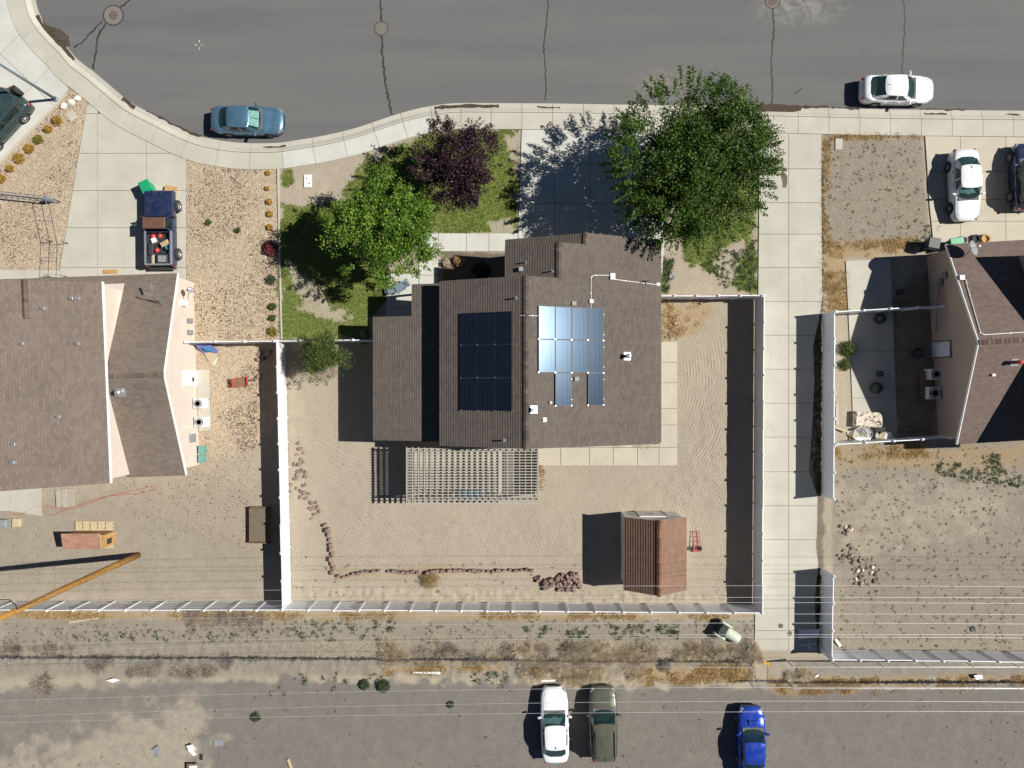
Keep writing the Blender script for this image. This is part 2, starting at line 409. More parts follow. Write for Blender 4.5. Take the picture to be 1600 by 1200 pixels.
# ---- terrain grid with zone weights
fx = np.arange(-36.6, 36.61, .15); fy = np.arange(-27.6, 27.61, .15)
xs = np.concatenate([[-900, -300, -120, -60, -45], fx, [45, 60, 120, 300, 900]])
ys = np.concatenate([[-900, -300, -120, -60, -36], fy, np.arange(28.2, 43, .6), [60, 120, 300, 900]])
GX, GY = np.meshgrid(xs, ys); PX = GX * F / H + 800; PY = 600 - GY * F / H
n1 = fbm(GX, GY, .35, 1); n2 = fbm(GX, GY, 1.3, 2); n3 = fbm(GX, GY, 4.0, 3, 3)
def zone(poly, soft=8, amp=14): return sst(sdist(PX, PY, poly) + (n2 - .5) * 2 * amp, -soft, soft)
Z = (n1 - .5) * .05 + (n2 - .5) * .035 + (n3 - .5) * .03
ins = sst(sdist(PX, PY, ROADPOLY), -26, -20)
HARD = [[(90, 430), (135, 165), (205, 208), (290, 243), (290, 540)], [(0, 0), (110, 140), (0, 255)], [(808, 200), (1040, 200), (1034, 380), (808, 400)],
        [(1184, 200), (1290, 205), (1280, 1018), (1178, 1018)], [(1438, 208), (1620, 208), (1620, 380), (1455, 380)], [(600, 360), (815, 360), (815, 400), (600, 500)],
        [(1318, 402), (1406, 402), (1406, 692), (1325, 692)], [(832, 696), (1025, 696), (1025, 530), (1062, 530), (1062, 730), (832, 730)], [(560, 690), (850, 690), (850, 790), (620, 790)]]
flat = np.zeros_like(Z)
for h in HARD: flat = np.maximum(flat, sst(sdist(PX, PY, h), -10, 2))
# tyre ruts right of the house, dug soil along the back fence
rut_c = np.hypot(PX - 820, PY - 560); rut = np.sin(rut_c / 4.4 + n1 * 9 + (n2 - .5) * 4)
rm = sst(sdist(PX, PY, [(1062, 560), (1134, 520), (1136, 800), (1100, 870), (1030, 790), (1000, 740), (1062, 720)]), -10, 22)
Z += rm * (n3 - .5) * .07
rut2 = np.sin((PX * .75 - PY * .65) / 6.0 + n1 * 16)
rm2 = sst(sdist(PX, PY, [(460, 640), (570, 700), (600, 800), (900, 800), (880, 860), (540, 860)]), -10, 30)
Z += rm2 * (n3 - .5) * .03
dig = sst(sdist(PX, PY, [(470, 915), (900, 922), (1170, 925), (1170, 944), (470, 940)]), -4, 6); Z += dig * (n3 - .45) * .22
brk = sst(sdist(PX, PY, [(0, 1000), (1180, 1010), (1190, 1062), (820, 1072), (400, 1050), (0, 1050)]), -8, 8); Z += brk * (n3 - .45) * .14
Z = Z * (1 - flat) - flat * .02
Z = Z * (1 - ins) - .32 * ins
att = {}
att['gravel'] = np.maximum.reduce([zone([(109, 138), (136, 165), (92, 434), (-40, 434), (-40, 290), (0, 248)], 3, 2),
    zone([(286, 240), (437, 260), (441, 534), (280, 534)], 3, 2), .85 * zone([(300, 536), (436, 536), (436, 640), (400, 700), (330, 730), (300, 740)], 14, 16),
    .35 * zone([(180, 730), (420, 690), (425, 880), (200, 800)], 30, 30)])
lawn = np.maximum.reduce([zone([(440, 262), (458, 263), (462, 285), (448, 296), (440, 290)], 4, 6),
    zone([(640, 222), (700, 204), (808, 203), (808, 364), (690, 364), (600, 380), (560, 330), (530, 300), (580, 250)], 8, 14),
    zone([(438, 318), (520, 318), (600, 360), (610, 430), (640, 430), (600, 470), (575, 500), (575, 530), (438, 530)], 8, 18),
    .9 * zone([(1062, 290), (1184, 270), (1184, 458), (1120, 440), (1060, 400)], 8, 18), .8 * zone([(1034, 410), (1050, 405), (1044, 458), (1034, 458)], 3, 5)])
lawn -= .75 * np.maximum.reduce([zone([(452, 410), (530, 480), (560, 500), (560, 520), (500, 500), (450, 460)], 8, 22), zone([(760, 345), (800, 335), (804, 362), (770, 362)], 5, 12),
    zone([(1130, 390), (1170, 370), (1140, 440), (1110, 458)], 6, 16), zone([(790, 215), (806, 210), (806, 255), (796, 250)], 4, 10)])
att['lawn'] = np.clip(lawn, 0, 1)
att['sand'] = np.maximum.reduce([.8 * zone([(150, 1130), (300, 1085), (335, 1130), (330, 1200), (330, 1260), (-60, 1260), (-60, 1190)], 40, 60), .35 * zone([(0, 1060), (330, 1070), (340, 1200), (-60, 1200)], 30, 50),
    .7 * zone([(460, 262), (545, 262), (520, 300), (490, 330), (440, 320)], 8, 12), .6 * zone([(480, 912), (900, 925), (1180, 930), (1180, 945), (480, 942)], 6, 6),
    .6 * zone([(1040, 450), (1120, 440), (1150, 460), (1040, 462)], 6, 10), .5 * zone([(1300, 770), (1600, 740), (1600, 820), (1300, 880)], 40, 60)])
att['lot'] = zone([(-60, 1078), (400, 1060), (820, 1068), (1190, 1072), (1700, 1064), (4000, 1060), (4000, 4000), (-3000, 4000), (-3000, 1080)], 10, 16) * (1 - .75 * att['sand'])
att['lot'] = np.maximum(att['lot'], .55 * zone([(1240, 1030), (1620, 1036), (1620, 1064), (1240, 1060)], 6, 6))
att['greydirt'] = np.maximum.reduce([zone([(1300, 692), (1640, 686), (1640, 1024), (1300, 1024)], 5, 4), .8 * zone([(0, 960), (1180, 965), (1180, 1060), (0, 1060)], 12, 14),
    zone([(1286, 206), (1440, 210), (1452, 378), (1286, 400)], 5, 4), .5 * zone([(-40, 780), (420, 740), (428, 942), (-40, 940)], 30, 30)])
att['dry'] = np.maximum.reduce([.8 * zone([(1286, 300), (1300, 380), (1430, 372), (1420, 398), (1326, 406), (1330, 490), (1290, 486), (1283, 400)], 8, 14),
    .6 * zone([(1285, 209), (1440, 209), (1440, 216), (1300, 218), (1296, 300), (1286, 300)], 3, 6), .8 * zone([(0, 955), (1180, 959), (1180, 966), (300, 968), (0, 966)], 4, 7),
    .8 * zone([(990, 1040), (1175, 1036), (1180, 1062), (1000, 1070)], 8, 14), .7 * zone([(600, 1036), (790, 1034), (790, 1048), (600, 1052)], 6, 10),
    .7 * zone([(1200, 1060), (1620, 1055), (1620, 1068), (1380, 1078), (1200, 1085)], 6, 12), .6 * zone([(1306, 696), (1600, 690), (1600, 730), (1480, 740), (1306, 730)], 14, 20),
    .7 * zone([(1035, 470), (1110, 472), (1108, 520), (1035, 530)], 8, 16), .5 * zone([(505, 885), (600, 895), (700, 880), (760, 895), (700, 900), (520, 905)], 5, 10)])
att['dark_soil_shade'] = np.maximum.reduce([.9 * zone([(690, 392), (792, 396), (792, 440), (690, 440)], 4, 5), .7 * zone([(1262, 490), (1290, 490), (1288, 1000), (1270, 1000), (1274, 700)], 4, 5),
    .55 * zone([(446, 540), (520, 545), (530, 590), (455, 600)], 10, 12), .6 * zone([(1386, 470), (1462, 400), (1468, 690), (1400, 690)], 10, 16), .4 * zone([(404, 540), (428, 540), (428, 640), (404, 640)], 4, 8)])  # dark soil, with the shade of fences, walls and tree painted in
att['ruts'] = rm; att['tracks'] = np.maximum(rm2, .8 * sst(sdist(PX, PY, [(456, 600), (520, 620), (560, 760), (640, 830), (900, 830), (1060, 740), (1060, 780), (900, 870), (540, 870)]), -10, 20))
ny, nx = GX.shape
me = bpy.data.meshes.new('ground')
V = np.stack([GX, GY, Z], -1).reshape(-1, 3)
idx = np.arange(ny * nx).reshape(ny, nx)
Q = np.stack([idx[:-1, :-1], idx[:-1, 1:], idx[1:, 1:], idx[1:, :-1]], -1).reshape(-1, 4)
me.vertices.add(len(V)); me.vertices.foreach_set('co', V.ravel())
me.loops.add(Q.size); me.loops.foreach_set('vertex_index', Q.ravel().astype(np.int32))
me.polygons.add(len(Q)); me.polygons.foreach_set('loop_start', np.arange(0, Q.size, 4, dtype=np.int32))
me.polygons.foreach_set('use_smooth', np.ones(len(Q), bool)); me.update(calc_edges=True); me.validate()
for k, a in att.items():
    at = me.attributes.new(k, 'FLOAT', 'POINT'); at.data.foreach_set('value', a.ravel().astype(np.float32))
def zground(x, y):
    ix = np.clip(np.searchsorted(xs, x), 1, nx - 1); iy = np.clip(np.searchsorted(ys, y), 1, ny - 1)
    return float(Z[iy, ix])
def ground_mat():
    t = NT('yard_soil'); p = t.pos()
    def at(n): return t.n('Attribute', _attribute_name=n).outputs['Fac']
    big = t.ramp(t.noise(p, .22, 6, .6), .3, .7); mid = t.ramp(t.noise(p, 1.4, 6, .65, .5), .3, .7); fin = t.ramp(t.noise(p, 14, 5, .75), .3, .7)
    gr = t.ramp(t.noise(p, 55, 3, .7), .3, .7)
    rag = t.math('ADD', t.math('MULTIPLY', t.math('SUBTRACT', t.noise(p, 1.6, 6, .8), .5), 1.5), t.math('MULTIPLY', t.math('SUBTRACT', t.noise(p, 16, 4, .8), .5), 1.1))
    def m(n, k=1.0):
        s_ = t.math('ADD', at(n), t.math('MULTIPLY', rag, k))
        a_ = t.n('MapRange', i0=s_, i1=.12, i2=.88, i3=0.0, i4=1.0); a_.interpolation_type = 'SMOOTHSTEP'
        return a_.outputs[0]
    d1, d2, d3 = A(186, 173, 151), A(164, 153, 134), A(200, 188, 166)
    c = t.mix(big, d1, d2); c = t.mix(t.math('MULTIPLY', mid, .5), c, d3)
    c = t.mix(t.math('MULTIPLY', fin, .55), c, A(146, 132, 115)); c = t.mix(t.math('MULTIPLY', gr, .4), c, A(214, 203, 186))
    peb = t.n('TexVoronoi', Vector=p, Scale=5.0, Randomness=1.0); pm = t.math('MULTIPLY', t.math('LESS_THAN', peb.outputs['Distance'], .16), t.math('GREATER_THAN', t.n('SeparateColor', i0=peb.outputs['Color']).outputs[0], .8))
    c = t.mix(t.math('MULTIPLY', pm, .6), c, A(110, 98, 84))
    g = t.mix(mid, A(166, 156, 140), A(146, 136, 122)); g = t.mix(t.math('MULTIPLY', fin, .5), g, A(124, 114, 100)); g = t.mix(t.math('MULTIPLY', gr, .35), g, A(190, 180, 162))
    c = t.mix(m('greydirt', .5), c, g)
    s = t.mix(mid, A(206, 193, 171), A(186, 173, 154)); s = t.mix(t.math('MULTIPLY', fin, .45), s, A(162, 149, 131))
    c = t.mix(m('sand', .7), c, s)
    vo = t.n('TexVoronoi', Vector=p, Scale=14.0, Randomness=1.0); vr = t.n('SeparateColor', i0=vo.outputs['Color'])
    dark = t.math('MULTIPLY', t.math('LESS_THAN', vo.outputs['Distance'], .42), t.math('GREATER_THAN', vr.outputs[0], t.math('ADD', .30, t.math('MULTIPLY', mid, .5))))
    gv = t.mix(fin, A(210, 190, 162), A(182, 162, 137)); gv = t.mix(t.math('MULTIPLY', t.math('GREATER_THAN', vr.outputs[1], .7), .5), gv, A(228, 212, 190))
    gv = t.mix(t.math('MULTIPLY', dark, .72), gv, A(108, 92, 80))
    c = t.mix(m('gravel', .35), c, gv)
    l = t.mix(mid, A(146, 139, 131), A(124, 119, 114)); l = t.mix(t.math('MULTIPLY', gr, .6), l, A(96, 92, 88)); l = t.mix(t.math('MULTIPLY', fin, .4), l, A(164, 156, 145))
    l = t.mix(t.math('MULTIPLY', t.ramp(t.noise(p, .5, 5, .7, 1.0), .5, .75), .3), l, A(168, 158, 144))
    c = t.mix(m('lot', .5), c, l)
    dr = t.mix(fin, A(172, 140, 92), A(198, 174, 132)); dr = t.mix(t.math('MULTIPLY', mid, .4), dr, A(150, 120, 80))
    c = t.mix(t.math('MULTIPLY', m('dry', 1.0), .7), c, dr)
    lw = t.mix(mid, (.145, .185, .040), (.21, .225, .07)); lw = t.mix(t.math('MULTIPLY', fin, .5), lw, (.105, .14, .03))
    c = t.mix(m('lawn', 1.0), c, lw)
    c = t.mix(t.math('MULTIPLY', m('dark_soil_shade', .6), .75), c, t.mix(fin, A(86, 74, 62), A(112, 98, 82)))
    h = t.math('ADD', t.noise(p, 9, 6, .7), t.math('MULTIPLY', t.noise(p, 45, 3, .7), .5))
    nm = t.bump(h, .9, .07)
    def arcs(cx, cy, lam, wob, sc, att_, st_, dist_, nmi):
        q = P(cx, cy); v = t.n('VectorMath', _operation='SUBTRACT', i0=p, i1=(q.x, q.y, 0)).outputs[0]; v = t.n('VectorMath', _operation='MULTIPLY', i0=v, i1=(1, 1, 0)).outputs[0]
        d = t.math('ADD', t.n('VectorMath', _operation='LENGTH', i0=v).outputs['Value'], t.math('MULTIPLY', t.noise(p, sc, 3, .5), wob))
        wv = t.math('SINE', t.math('MULTIPLY', d, 6.283 / lam)); k = t.ramp(t.noise(p, .7, 4, .6, 1.5), .42, .6)
        return t.bump(t.math('MULTIPLY', wv, t.math('MULTIPLY', k, at(att_))), st_, dist_, nmi)
    nm = arcs(905, 585, .21, .35, .4, 'ruts', .6, .018, nm); nm = arcs(2300, 500, .23, .4, .4, 'ruts', .35, .010, nm)
    nm = arcs(700, 300, .30, 1.2, .25, 'tracks', .35, .014, nm); nm = arcs(200, 1150, .28, 1.2, .25, 'tracks', .3, .012, nm)
    nm = t.bump(t.math('MULTIPLY', dark, at('gravel')), .5, .03, nm)
    return t.done(t.bsdf(c, .95, nm, Specular__IOR__Level=.15))
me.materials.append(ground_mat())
stru(link('ground', me))
# ---- road
def road_mat():
    t = NT('worn_asphalt'); p = t.pos()
    st = t.n('Mapping', Vector=p, Scale=(.035, .55, 1.0)).outputs[0]
    lane = t.ramp(t.noise(st, 1.0, 5, .6), .3, .7); big = t.ramp(t.noise(p, .18, 5, .6), .3, .7); mid = t.ramp(t.noise(p, 1.1, 6, .7, .4), .3, .7)
    gr = t.ramp(t.noise(p, 60, 3, .8), .25, .75)
    c = t.mix(lane, A(126, 125, 123), A(104, 105, 106)); c = t.mix(t.math('MULTIPLY', big, .5), c, A(116, 116, 115))
    c = t.mix(t.math('MULTIPLY', mid, .35), c, A(120, 118, 115)); c = t.mix(t.math('MULTIPLY', gr, .42), c, A(84, 84, 84))
    oil = t.ramp(t.noise(p, .8, 5, .7, 1.2), .64, .74); c = t.mix(t.math('MULTIPLY', oil, .35), c, A(80, 80, 80))
    cd_ = t.ramp(t.noise(t.n('Mapping', Vector=p, Scale=(.12, 1.6, 1.0)).outputs[0], 1.0, 6, .7), .56, .72); c = t.mix(t.math('MULTIPLY', cd_, .16), c, A(138, 136, 132))
    sp = t.ramp(t.noise(p, 4.5, 2, .5), .74, .8); c = t.mix(t.math('MULTIPLY', sp, .5), c, A(76, 73, 70))
    ws = t.ramp(t.noise(p, 16, 2, .5), .76, .82); c = t.mix(t.math('MULTIPLY', ws, .6), c, A(168, 162, 152))
    def blob(x, y, rx, ry):
        q = P(x, y); mp = t.n('Mapping', Vector=p, Location=(-q.x / rx, -q.y / ry, 0), Scale=(1 / rx, 1 / ry, 0.0)).outputs[0]
        d = t.n('VectorMath', _operation='LENGTH', i0=mp).outputs['Value']
        return t.math('MULTIPLY', t.ramp(d, 1.0, .2), t.ramp(t.noise(p, 1.8, 6, .7, .5), .4, .65))
    c = t.mix(t.math('MULTIPLY', blob(1250, 10, 3.8, 1.6), .6), c, A(172, 168, 160))
    c = t.mix(t.math('MULTIPLY', blob(1040, 130, 3.2, 1.3), .6), c, A(168, 150, 124))
    h = t.noise(p, 70, 3, .8)
    return t.done(t.bsdf(c, .9, t.bump(h, .35, .01), Specular__IOR__Level=.25))
RZ = -.13
mb = MB(); rp = [P(x, y, 0) for x, y in ROADPOLY]
mb.add([(q.x, q.y, RZ) for q in rp], [tuple(range(len(rp)))])
road = mb.build('road', road_mat())
if road.data.polygons[0].normal.z < 0: road.data.flip_normals()
stru(road)
# ---- hairline cracks
# ---- rolled kerb and sidewalk, slab by slab
kerb = MB(); walk = MB()
def ribbon(mb, i0, i1, prof):             # prof: (offset px, z); solid ribbon following the road edge
    rows = []
    for i in range(i0, i1 + 1):
        rows.append([(*P(*off(i, o), 0).xy, z) for (o, z) in prof])
    n = len(prof); V = [q for r in rows for q in r]; fs = []
    for i in range(len(rows) - 1):
        for k in range(n):
            fs.append((i * n + k, i * n + (k + 1) % n, (i + 1) * n + (k + 1) % n, (i + 1) * n + k))
    fs.append(tuple(range(n))); q = (len(rows) - 1) * n; fs.append(tuple(range(q + n - 1, q - 1, -1)))
    return mb.add(V, fs)
NE = len(EDGE) - 1
VIS = [i for i in range(NE) if -30 < EDGE[i].x < 1660 and EDGE[i].y > -40]
base = ribbon(MB(), 0, NE, [(3, -.5), (3, -.16), (40, -.05), (40, -.5)]).build('sidewalk', M['joint']); stru(base)
i = 0; step = 8; gap = .5
for i in range(0, NE - step, step):
    a = MB(); b = MB(); far = not (-60 < EDGE[i].x < 1700)
    if far: continue
    ribbon(a, i, i + step, [(0, -.4), (0, -.122), (7, -.135), (10, -.06), (13, .03), (15.3, .045), (15.3, -.4)])
    ribbon(b, i, i + step, [(16, -.4), (16, .05), (42, .055), (42, -.4)])
    for m_, nm, mt in ((a, 'kerb_stone', M['concrete']), (b, 'slab', M['concrete_new'] if 400 < EDGE[i].x < 660 else M['concrete'])):
        # pull the two end rings inwards so that a joint shows
        n = 7 if nm == 'kerb_stone' else 4; v = m_.v
        for k in range(n):
            p0 = Vector(v[k]); p1 = Vector(v[k + n]); v[k] = tuple(p0 + (p1 - p0).normalized() * .012)
            q = len(v) - n + k; p0 = Vector(v[q]); p1 = Vector(v[q - n]); v[q] = tuple(p0 + (p1 - p0).normalized() * .012)
        o = m_.build(nm, mt, base)
# ---- rectangular slab paving clipped to an outline
def clip(poly, nx_, ny_, d):               # keep x*nx+y*ny <= d
    out = []
    for i in range(len(poly)):
        a, b = poly[i], poly[(i + 1) % len(poly)]
        da = a[0] * nx_ + a[1] * ny_ - d; db = b[0] * nx_ + b[1] * ny_ - d
        if da <= 0: out.append(a)
        if (da < 0 < db) or (db < 0 < da):
            t = da / (da - db); out.append((a[0] + (b[0] - a[0]) * t, a[1] + (b[1] - a[1]) * t))
    return out
def area(p): return abs(sum(p[i][0] * p[(i + 1) % len(p)][1] - p[(i + 1) % len(p)][0] * p[i][1] for i in range(len(p)))) / 2
def paving(name, poly, gx, gy, mat_, z=.045, ang=0.0, g=.7, piece='slab'):
    ca, sa = math.cos(ang), math.sin(ang)
    rot = lambda q: (q[0] * ca + q[1] * sa, -q[0] * sa + q[1] * ca); irot = lambda q: (q[0] * ca - q[1] * sa, q[0] * sa + q[1] * ca)
    bed = MB().prism([tuple(P(*q).xy) for q in poly], -.3, z - .03).build(name, M['joint']); stru(bed)
    R = [rot(q) for q in poly]
    bx = [-1e4] + list(gx) + [1e4]; by = [-1e4] + list(gy) + [1e4]
    for a, b in zip(bx, bx[1:]):
        for c, d in zip(by, by[1:]):
            q = clip(R, 1, 0, b - g / 2); q = clip(q, -1, 0, -a - g / 2) if q else q
            q = clip(q, 0, 1, d - g / 2) if q else q; q = clip(q, 0, -1, -c - g / 2) if q else q
            if len(q) >= 3 and area(q) > 12:
                dz = random.uniform(-.004, .004)
                MB().prism([tuple(P(*irot(k)).xy) for k in q], z - .12, z + dz).build(piece, mat_, bed)
    return bed
def bk(x0, x1):                            # back edge of the sidewalk between two x, as outline points
    return [tuple(off(i, 42.6)) for i in range(NE) if x0 < off(i, 42.6).x < x1 and off(i, 42.6).y > -60]
paving('driveway', bk(137, 290) + [(291, 246), (291, 548), (270, 548), (92, 450), (92, 432), (136, 168)], [153, 229], [178, 240, 298, 356, 418], M['concrete'])
paving('driveway', [(-60, -60)] + bk(-60, 106) + [(107, 141), (-60, 312)], [-60, 20, 97, 175], [-70, -10, 60, 130, 200], M['concrete_new'], ang=math.radians(-46))
paving('driveway', bk(810, 1040) + [(1038, 376), (1034, 430), (812, 430), (810, 364)], [866, 922, 978], [256, 318, 374], M['concrete_new'])
paving('driveway', bk(1186, 1287) + [(1284, 470), (1279, 500), (1270, 540), (1272, 600), (1267, 690), (1263, 735), (1277, 775), (1276, 830), (1274, 850), (1278, 880), (1272, 940), (1277, 1017), (1179, 1017), (1182, 700), (1185, 420)], [1232], [264, 317, 366, 418, 471, 524, 577, 630, 683, 737, 790, 843, 896, 950, 985], M['concrete'])
paving('driveway', bk(1440, 1720) + [(1720, 380), (1458, 380), (1452, 320)], [1500, 1571, 1640], [268, 312, 346], M['concrete_warm'])
paving('walkway', [(655, 364), (809, 365), (809, 393), (685, 393), (685, 470), (655, 470)], [685, 729, 764], [364.5, 393, 430], M['concrete_new'], z=.04)
paving('patio', [(604, 428), (654, 428), (654, 497), (604, 497)], [], [482], M['concrete_new'], z=.045)
paving('patio', [(1321, 408), (1391, 405), (1395, 500), (1402, 690), (1334, 690), (1328, 540)], [], [548, 622], M['concrete'], z=.04)
paving('walkway', [(1026, 534), (1058, 534), (1058, 727), (836, 727), (836, 694), (1026, 694)], [876, 921, 958, 996, 1029.5], [566, 598, 638, 664, 699], M['concrete_warm'], z=.05)
paving('patio', [(640, 690), (790, 690), (834, 694), (834, 727), (775, 775), (640, 760)], [690, 740, 790], [727], M['concrete_warm'], z=.04)
paving('patio', [(-40, 748), (66, 748), (66, 806), (16, 798), (-40, 798)], [16], [], M['concrete'], z=.04)
paving('walkway', [(-40, 421), (93, 423), (93, 440), (-40, 440)], [40], [], M['concrete'], z=.03)
paving('equipment_pad', [(307, 578), (327, 577), (330, 672), (311, 673)], [], [624], M['concrete'], z=.05)
# yard kerb strip between gravel and lawn
b = MB(); pts = [P(434.5, 263), P(436, 340), (P(438, 430)), P(440.5, 530)]
for a_, c_ in zip(pts, pts[1:]): b.bar(a_ + Vector((0, 0, .02)), c_ + Vector((0, 0, .02)), .10, .10)
tag(b.build('lawn_edging', M['concrete']), 'thin concrete edging strip between the gravel yard and the lawn', 'edging')
b = MB().bar(P(104, 147, .05), P(-20, 275, .05), .16, .12)
tag(b.build('planter_edging', M['concrete_warm']), 'low concrete edging beside the dark green car\'s driveway', 'edging')
# ---- crack sealing, manholes, drain, chalk cross
def strip(name, pts, wd, m_, z, jit=1.2):
    mb = MB(); L = []; R = []
    q = resample(pts, 4.0) if len(pts) > 1 else pts
    for i, p_ in enumerate(q):
        d = (q[min(i + 1, len(q) - 1)] - q[max(i - 1, 0)]).normalized(); n_ = Vector((-d.y, d.x))
        c = p_ + n_ * random.uniform(-jit, jit) * .5; ww = wd * random.uniform(.6, 1.25)
        L.append((*P(*(c + n_ * ww / 2)).xy, z)); R.append((*P(*(c - n_ * ww / 2)).xy, z))
    n = len(L); mb.add(L + R, [(i, i + 1, n + i + 1, n + i) for i in range(n - 1)])
    o = mb.build(name, m_)
    if o.data.polygons[0].normal.z < 0: o.data.flip_normals()
    return stru(o)
for pts, wd in (([(591, -20), (595, 20), (596, 60), (598, 92), (602, 130), (606, 150), (612, 179)], 3.0), ([(858, -20), (855, 25), (850, 75), (853, 110), (852, 158)], 2.4),
                ([(1207, 10), (1210, 40), (1206, 90), (1208, 130), (1206, 163)], 2.4), ([(1413, -20), (1415, 40), (1413, 80), (1411, 116)], 2.4),
                ([(164, 35), (152, 55), (148, 80), (144, 107)], 3.2), ([(158, 32), (140, 50), (125, 66), (112, 73)], 2.6), ([(185, 10), (200, 0), (210, -15)], 3.0),
                ([(1241, 145), (1249, 141), (1256, 137)], 1.6)):
    strip('crack_seal', pts, wd * random.uniform(.8, 1.2), M['crack'], RZ + .005, 2.4)
for a_, b_ in (((302.5, 69), (308, 69.5)), ((312.5, 69.5), (318.5, 69)), ((310.3, 61), (310.5, 66)), ((310.2, 72.5), (310.2, 78))):
    strip('road_paint_mark', [a_, ((a_[0] + b_[0]) / 2, (a_[1] + b_[1]) / 2), b_], 1.4, M['chalk'], RZ + .005, .2)
def manhole(px, py, r, rc, label, cover='iron', z=RZ):
    q = P(px, py); t = thing('manhole', label, 'manhole', (q.x, q.y, z))
    mb = MB(); n = 32
    for (r0, r1, h, nm, mt) in ((rc * 1.0, r, .012, 'collar', 'conc_ring'), (r, r * 1.12, .008, 'sealant_ring', 'crack')):
        mb = MB(); mb.lathe((0, 0, -.05), [(r1, 0), (r1, .05 + h), (r0, .05 + h + .002), (r0, 0)], n); mb.build(nm, M[mt], t, world=False)
    lid = MB().lathe((0, 0, -.05), [(rc * .95, 0), (rc * .95, .066), (rc * .88, .070), (rc * .8, .066), (rc * .1, .067)], n).build('lid', M[cover], t, world=False)
    st = MB()
    for k in range(-3, 4): st.box((k * rc * .2, 0, .019), (rc * .07, rc * 1.1, .012))
    st.build('tread', M[cover], lid, world=False); return t
manhole(175.5, 22.5, .62, .30, 'round manhole with wide concrete collar where sealed cracks meet, near the storm drain')
manhole(595, 43, .43, .37, 'round speckled manhole on the long sealed crack across the street', 'conc_ring')
manhole(1208, 1, .44, .32, 'round manhole at the frame edge beside the pale dusty road patch')
for (x, y, l) in ((1219.5, 977.5, 'small round iron lid in the long driveway, farther from the white fence'), (1233.5, 989.5, 'small round iron lid in the long driveway, nearer the white fence')):
    q = P(x, y); o = thing('utility_manhole', l, 'utility lid', (q.x, q.y, .045))
    MB().lathe((0, 0, -.05), [(.165, 0), (.165, .058), (.15, .06)], 20).build('lid', M['iron'], o, world=False)
    MB().box((0, 0, .012), (.2, .03, .006)).build('lift_bar', M['dark_metal'], o, world=False)
q = P(94, 52); t = thing('storm_drain', 'dark storm drain inlet in the gutter beside the curved kerb', 'drain', (q.x, q.y, -.11), math.radians(-43))
MB().box((0, 0, -.05), (.75, .5, .1)).build('grate_frame', M['iron'], t, world=False)
for k in range(7): MB().box((-.3 + k * .1, 0, .008), (.045, .4, .02)).build('grate_bar', M['dark_metal'], t, world=False)
def blotch(name, poly, m_, z, kind='stuff', n=4, lab=None):
    q = []
    for i in range(len(poly)):
        a_, b_ = Vector(poly[i]), Vector(poly[(i + 1) % len(poly)])
        for k in range(n):
            c_ = a_.lerp(b_, k / n); q.append(P(c_.x + random.uniform(-1.2, 1.2), c_.y + random.uniform(-1.0, 1.0)))
    mb = MB().add([(p_.x, p_.y, z) for p_ in q], [tuple(range(len(q)))])
    o = mb.build(name, m_)
    if o.data.polygons[0].normal.z < 0: o.data.flip_normals()
    return stru(o, kind)
def gutter_blotch(i0, i1, o0, o1, m_=None):
    a = [off(i, o0 + random.uniform(-1, 1)) for i in range(i0, i1)]; b_ = [off(i, o1 + random.uniform(-1.5, 1.5) - 3 * abs((i - i0) / (i1 - i0) - .5)) for i in range(i0, i1)]
    n = len(a); mb = MB().add([(*P(*q).xy, RZ + .012) for q in a] + [(*P(*q).xy, RZ + .014) for q in b_], [(i, i + 1, n + i + 1, n + i) for i in range(n - 1)])
    o = mb.build('gutter_silt', m_ or M['debris'])
    if o.data.polygons[0].normal.z < 0: o.data.flip_normals()
    stru(o, 'stuff')
def near(x, y=None): return min(range(NE), key=lambda i: (EDGE[i].x - x) ** 2 + ((EDGE[i].y - y) ** 2 if y is not None else 0))
for (x0, x1, o0, o1) in ((58, 122, 2, 8), (190, 216, 0, 7), (680, 788, 2, 8.4), (838, 880, 5, 8.6), (410, 450, 5, 8.2), (1448, 1486, 5, 8.4), (1572, 1602, 5, 8.4), (1175, 1256, -1, 8.6), (1225, 1300, -3, 1), (225, 330, -2, 2), (1440, 1520, -2, 1), (1300, 1350, -2, 1.5)):
    gutter_blotch(near(x0, None if x0 > 60 else 20), near(x1), o0, o1)
blotch('gutter_silt', [(62, 26), (74, 40), (93, 44), (106, 56), (108, 70), (98, 74), (84, 60), (70, 44)], M['debris'], -.119)
blotch('gutter_silt', [(1178, 163), (1215, 161), (1258, 165), (1250, 173), (1215, 176), (1180, 172)], M['debris'], -.117)
strip('stain', [(1222, 270), (1226, 282), (1224, 295)], 9, M['stain'], .056)['kind'] = 'stuff'
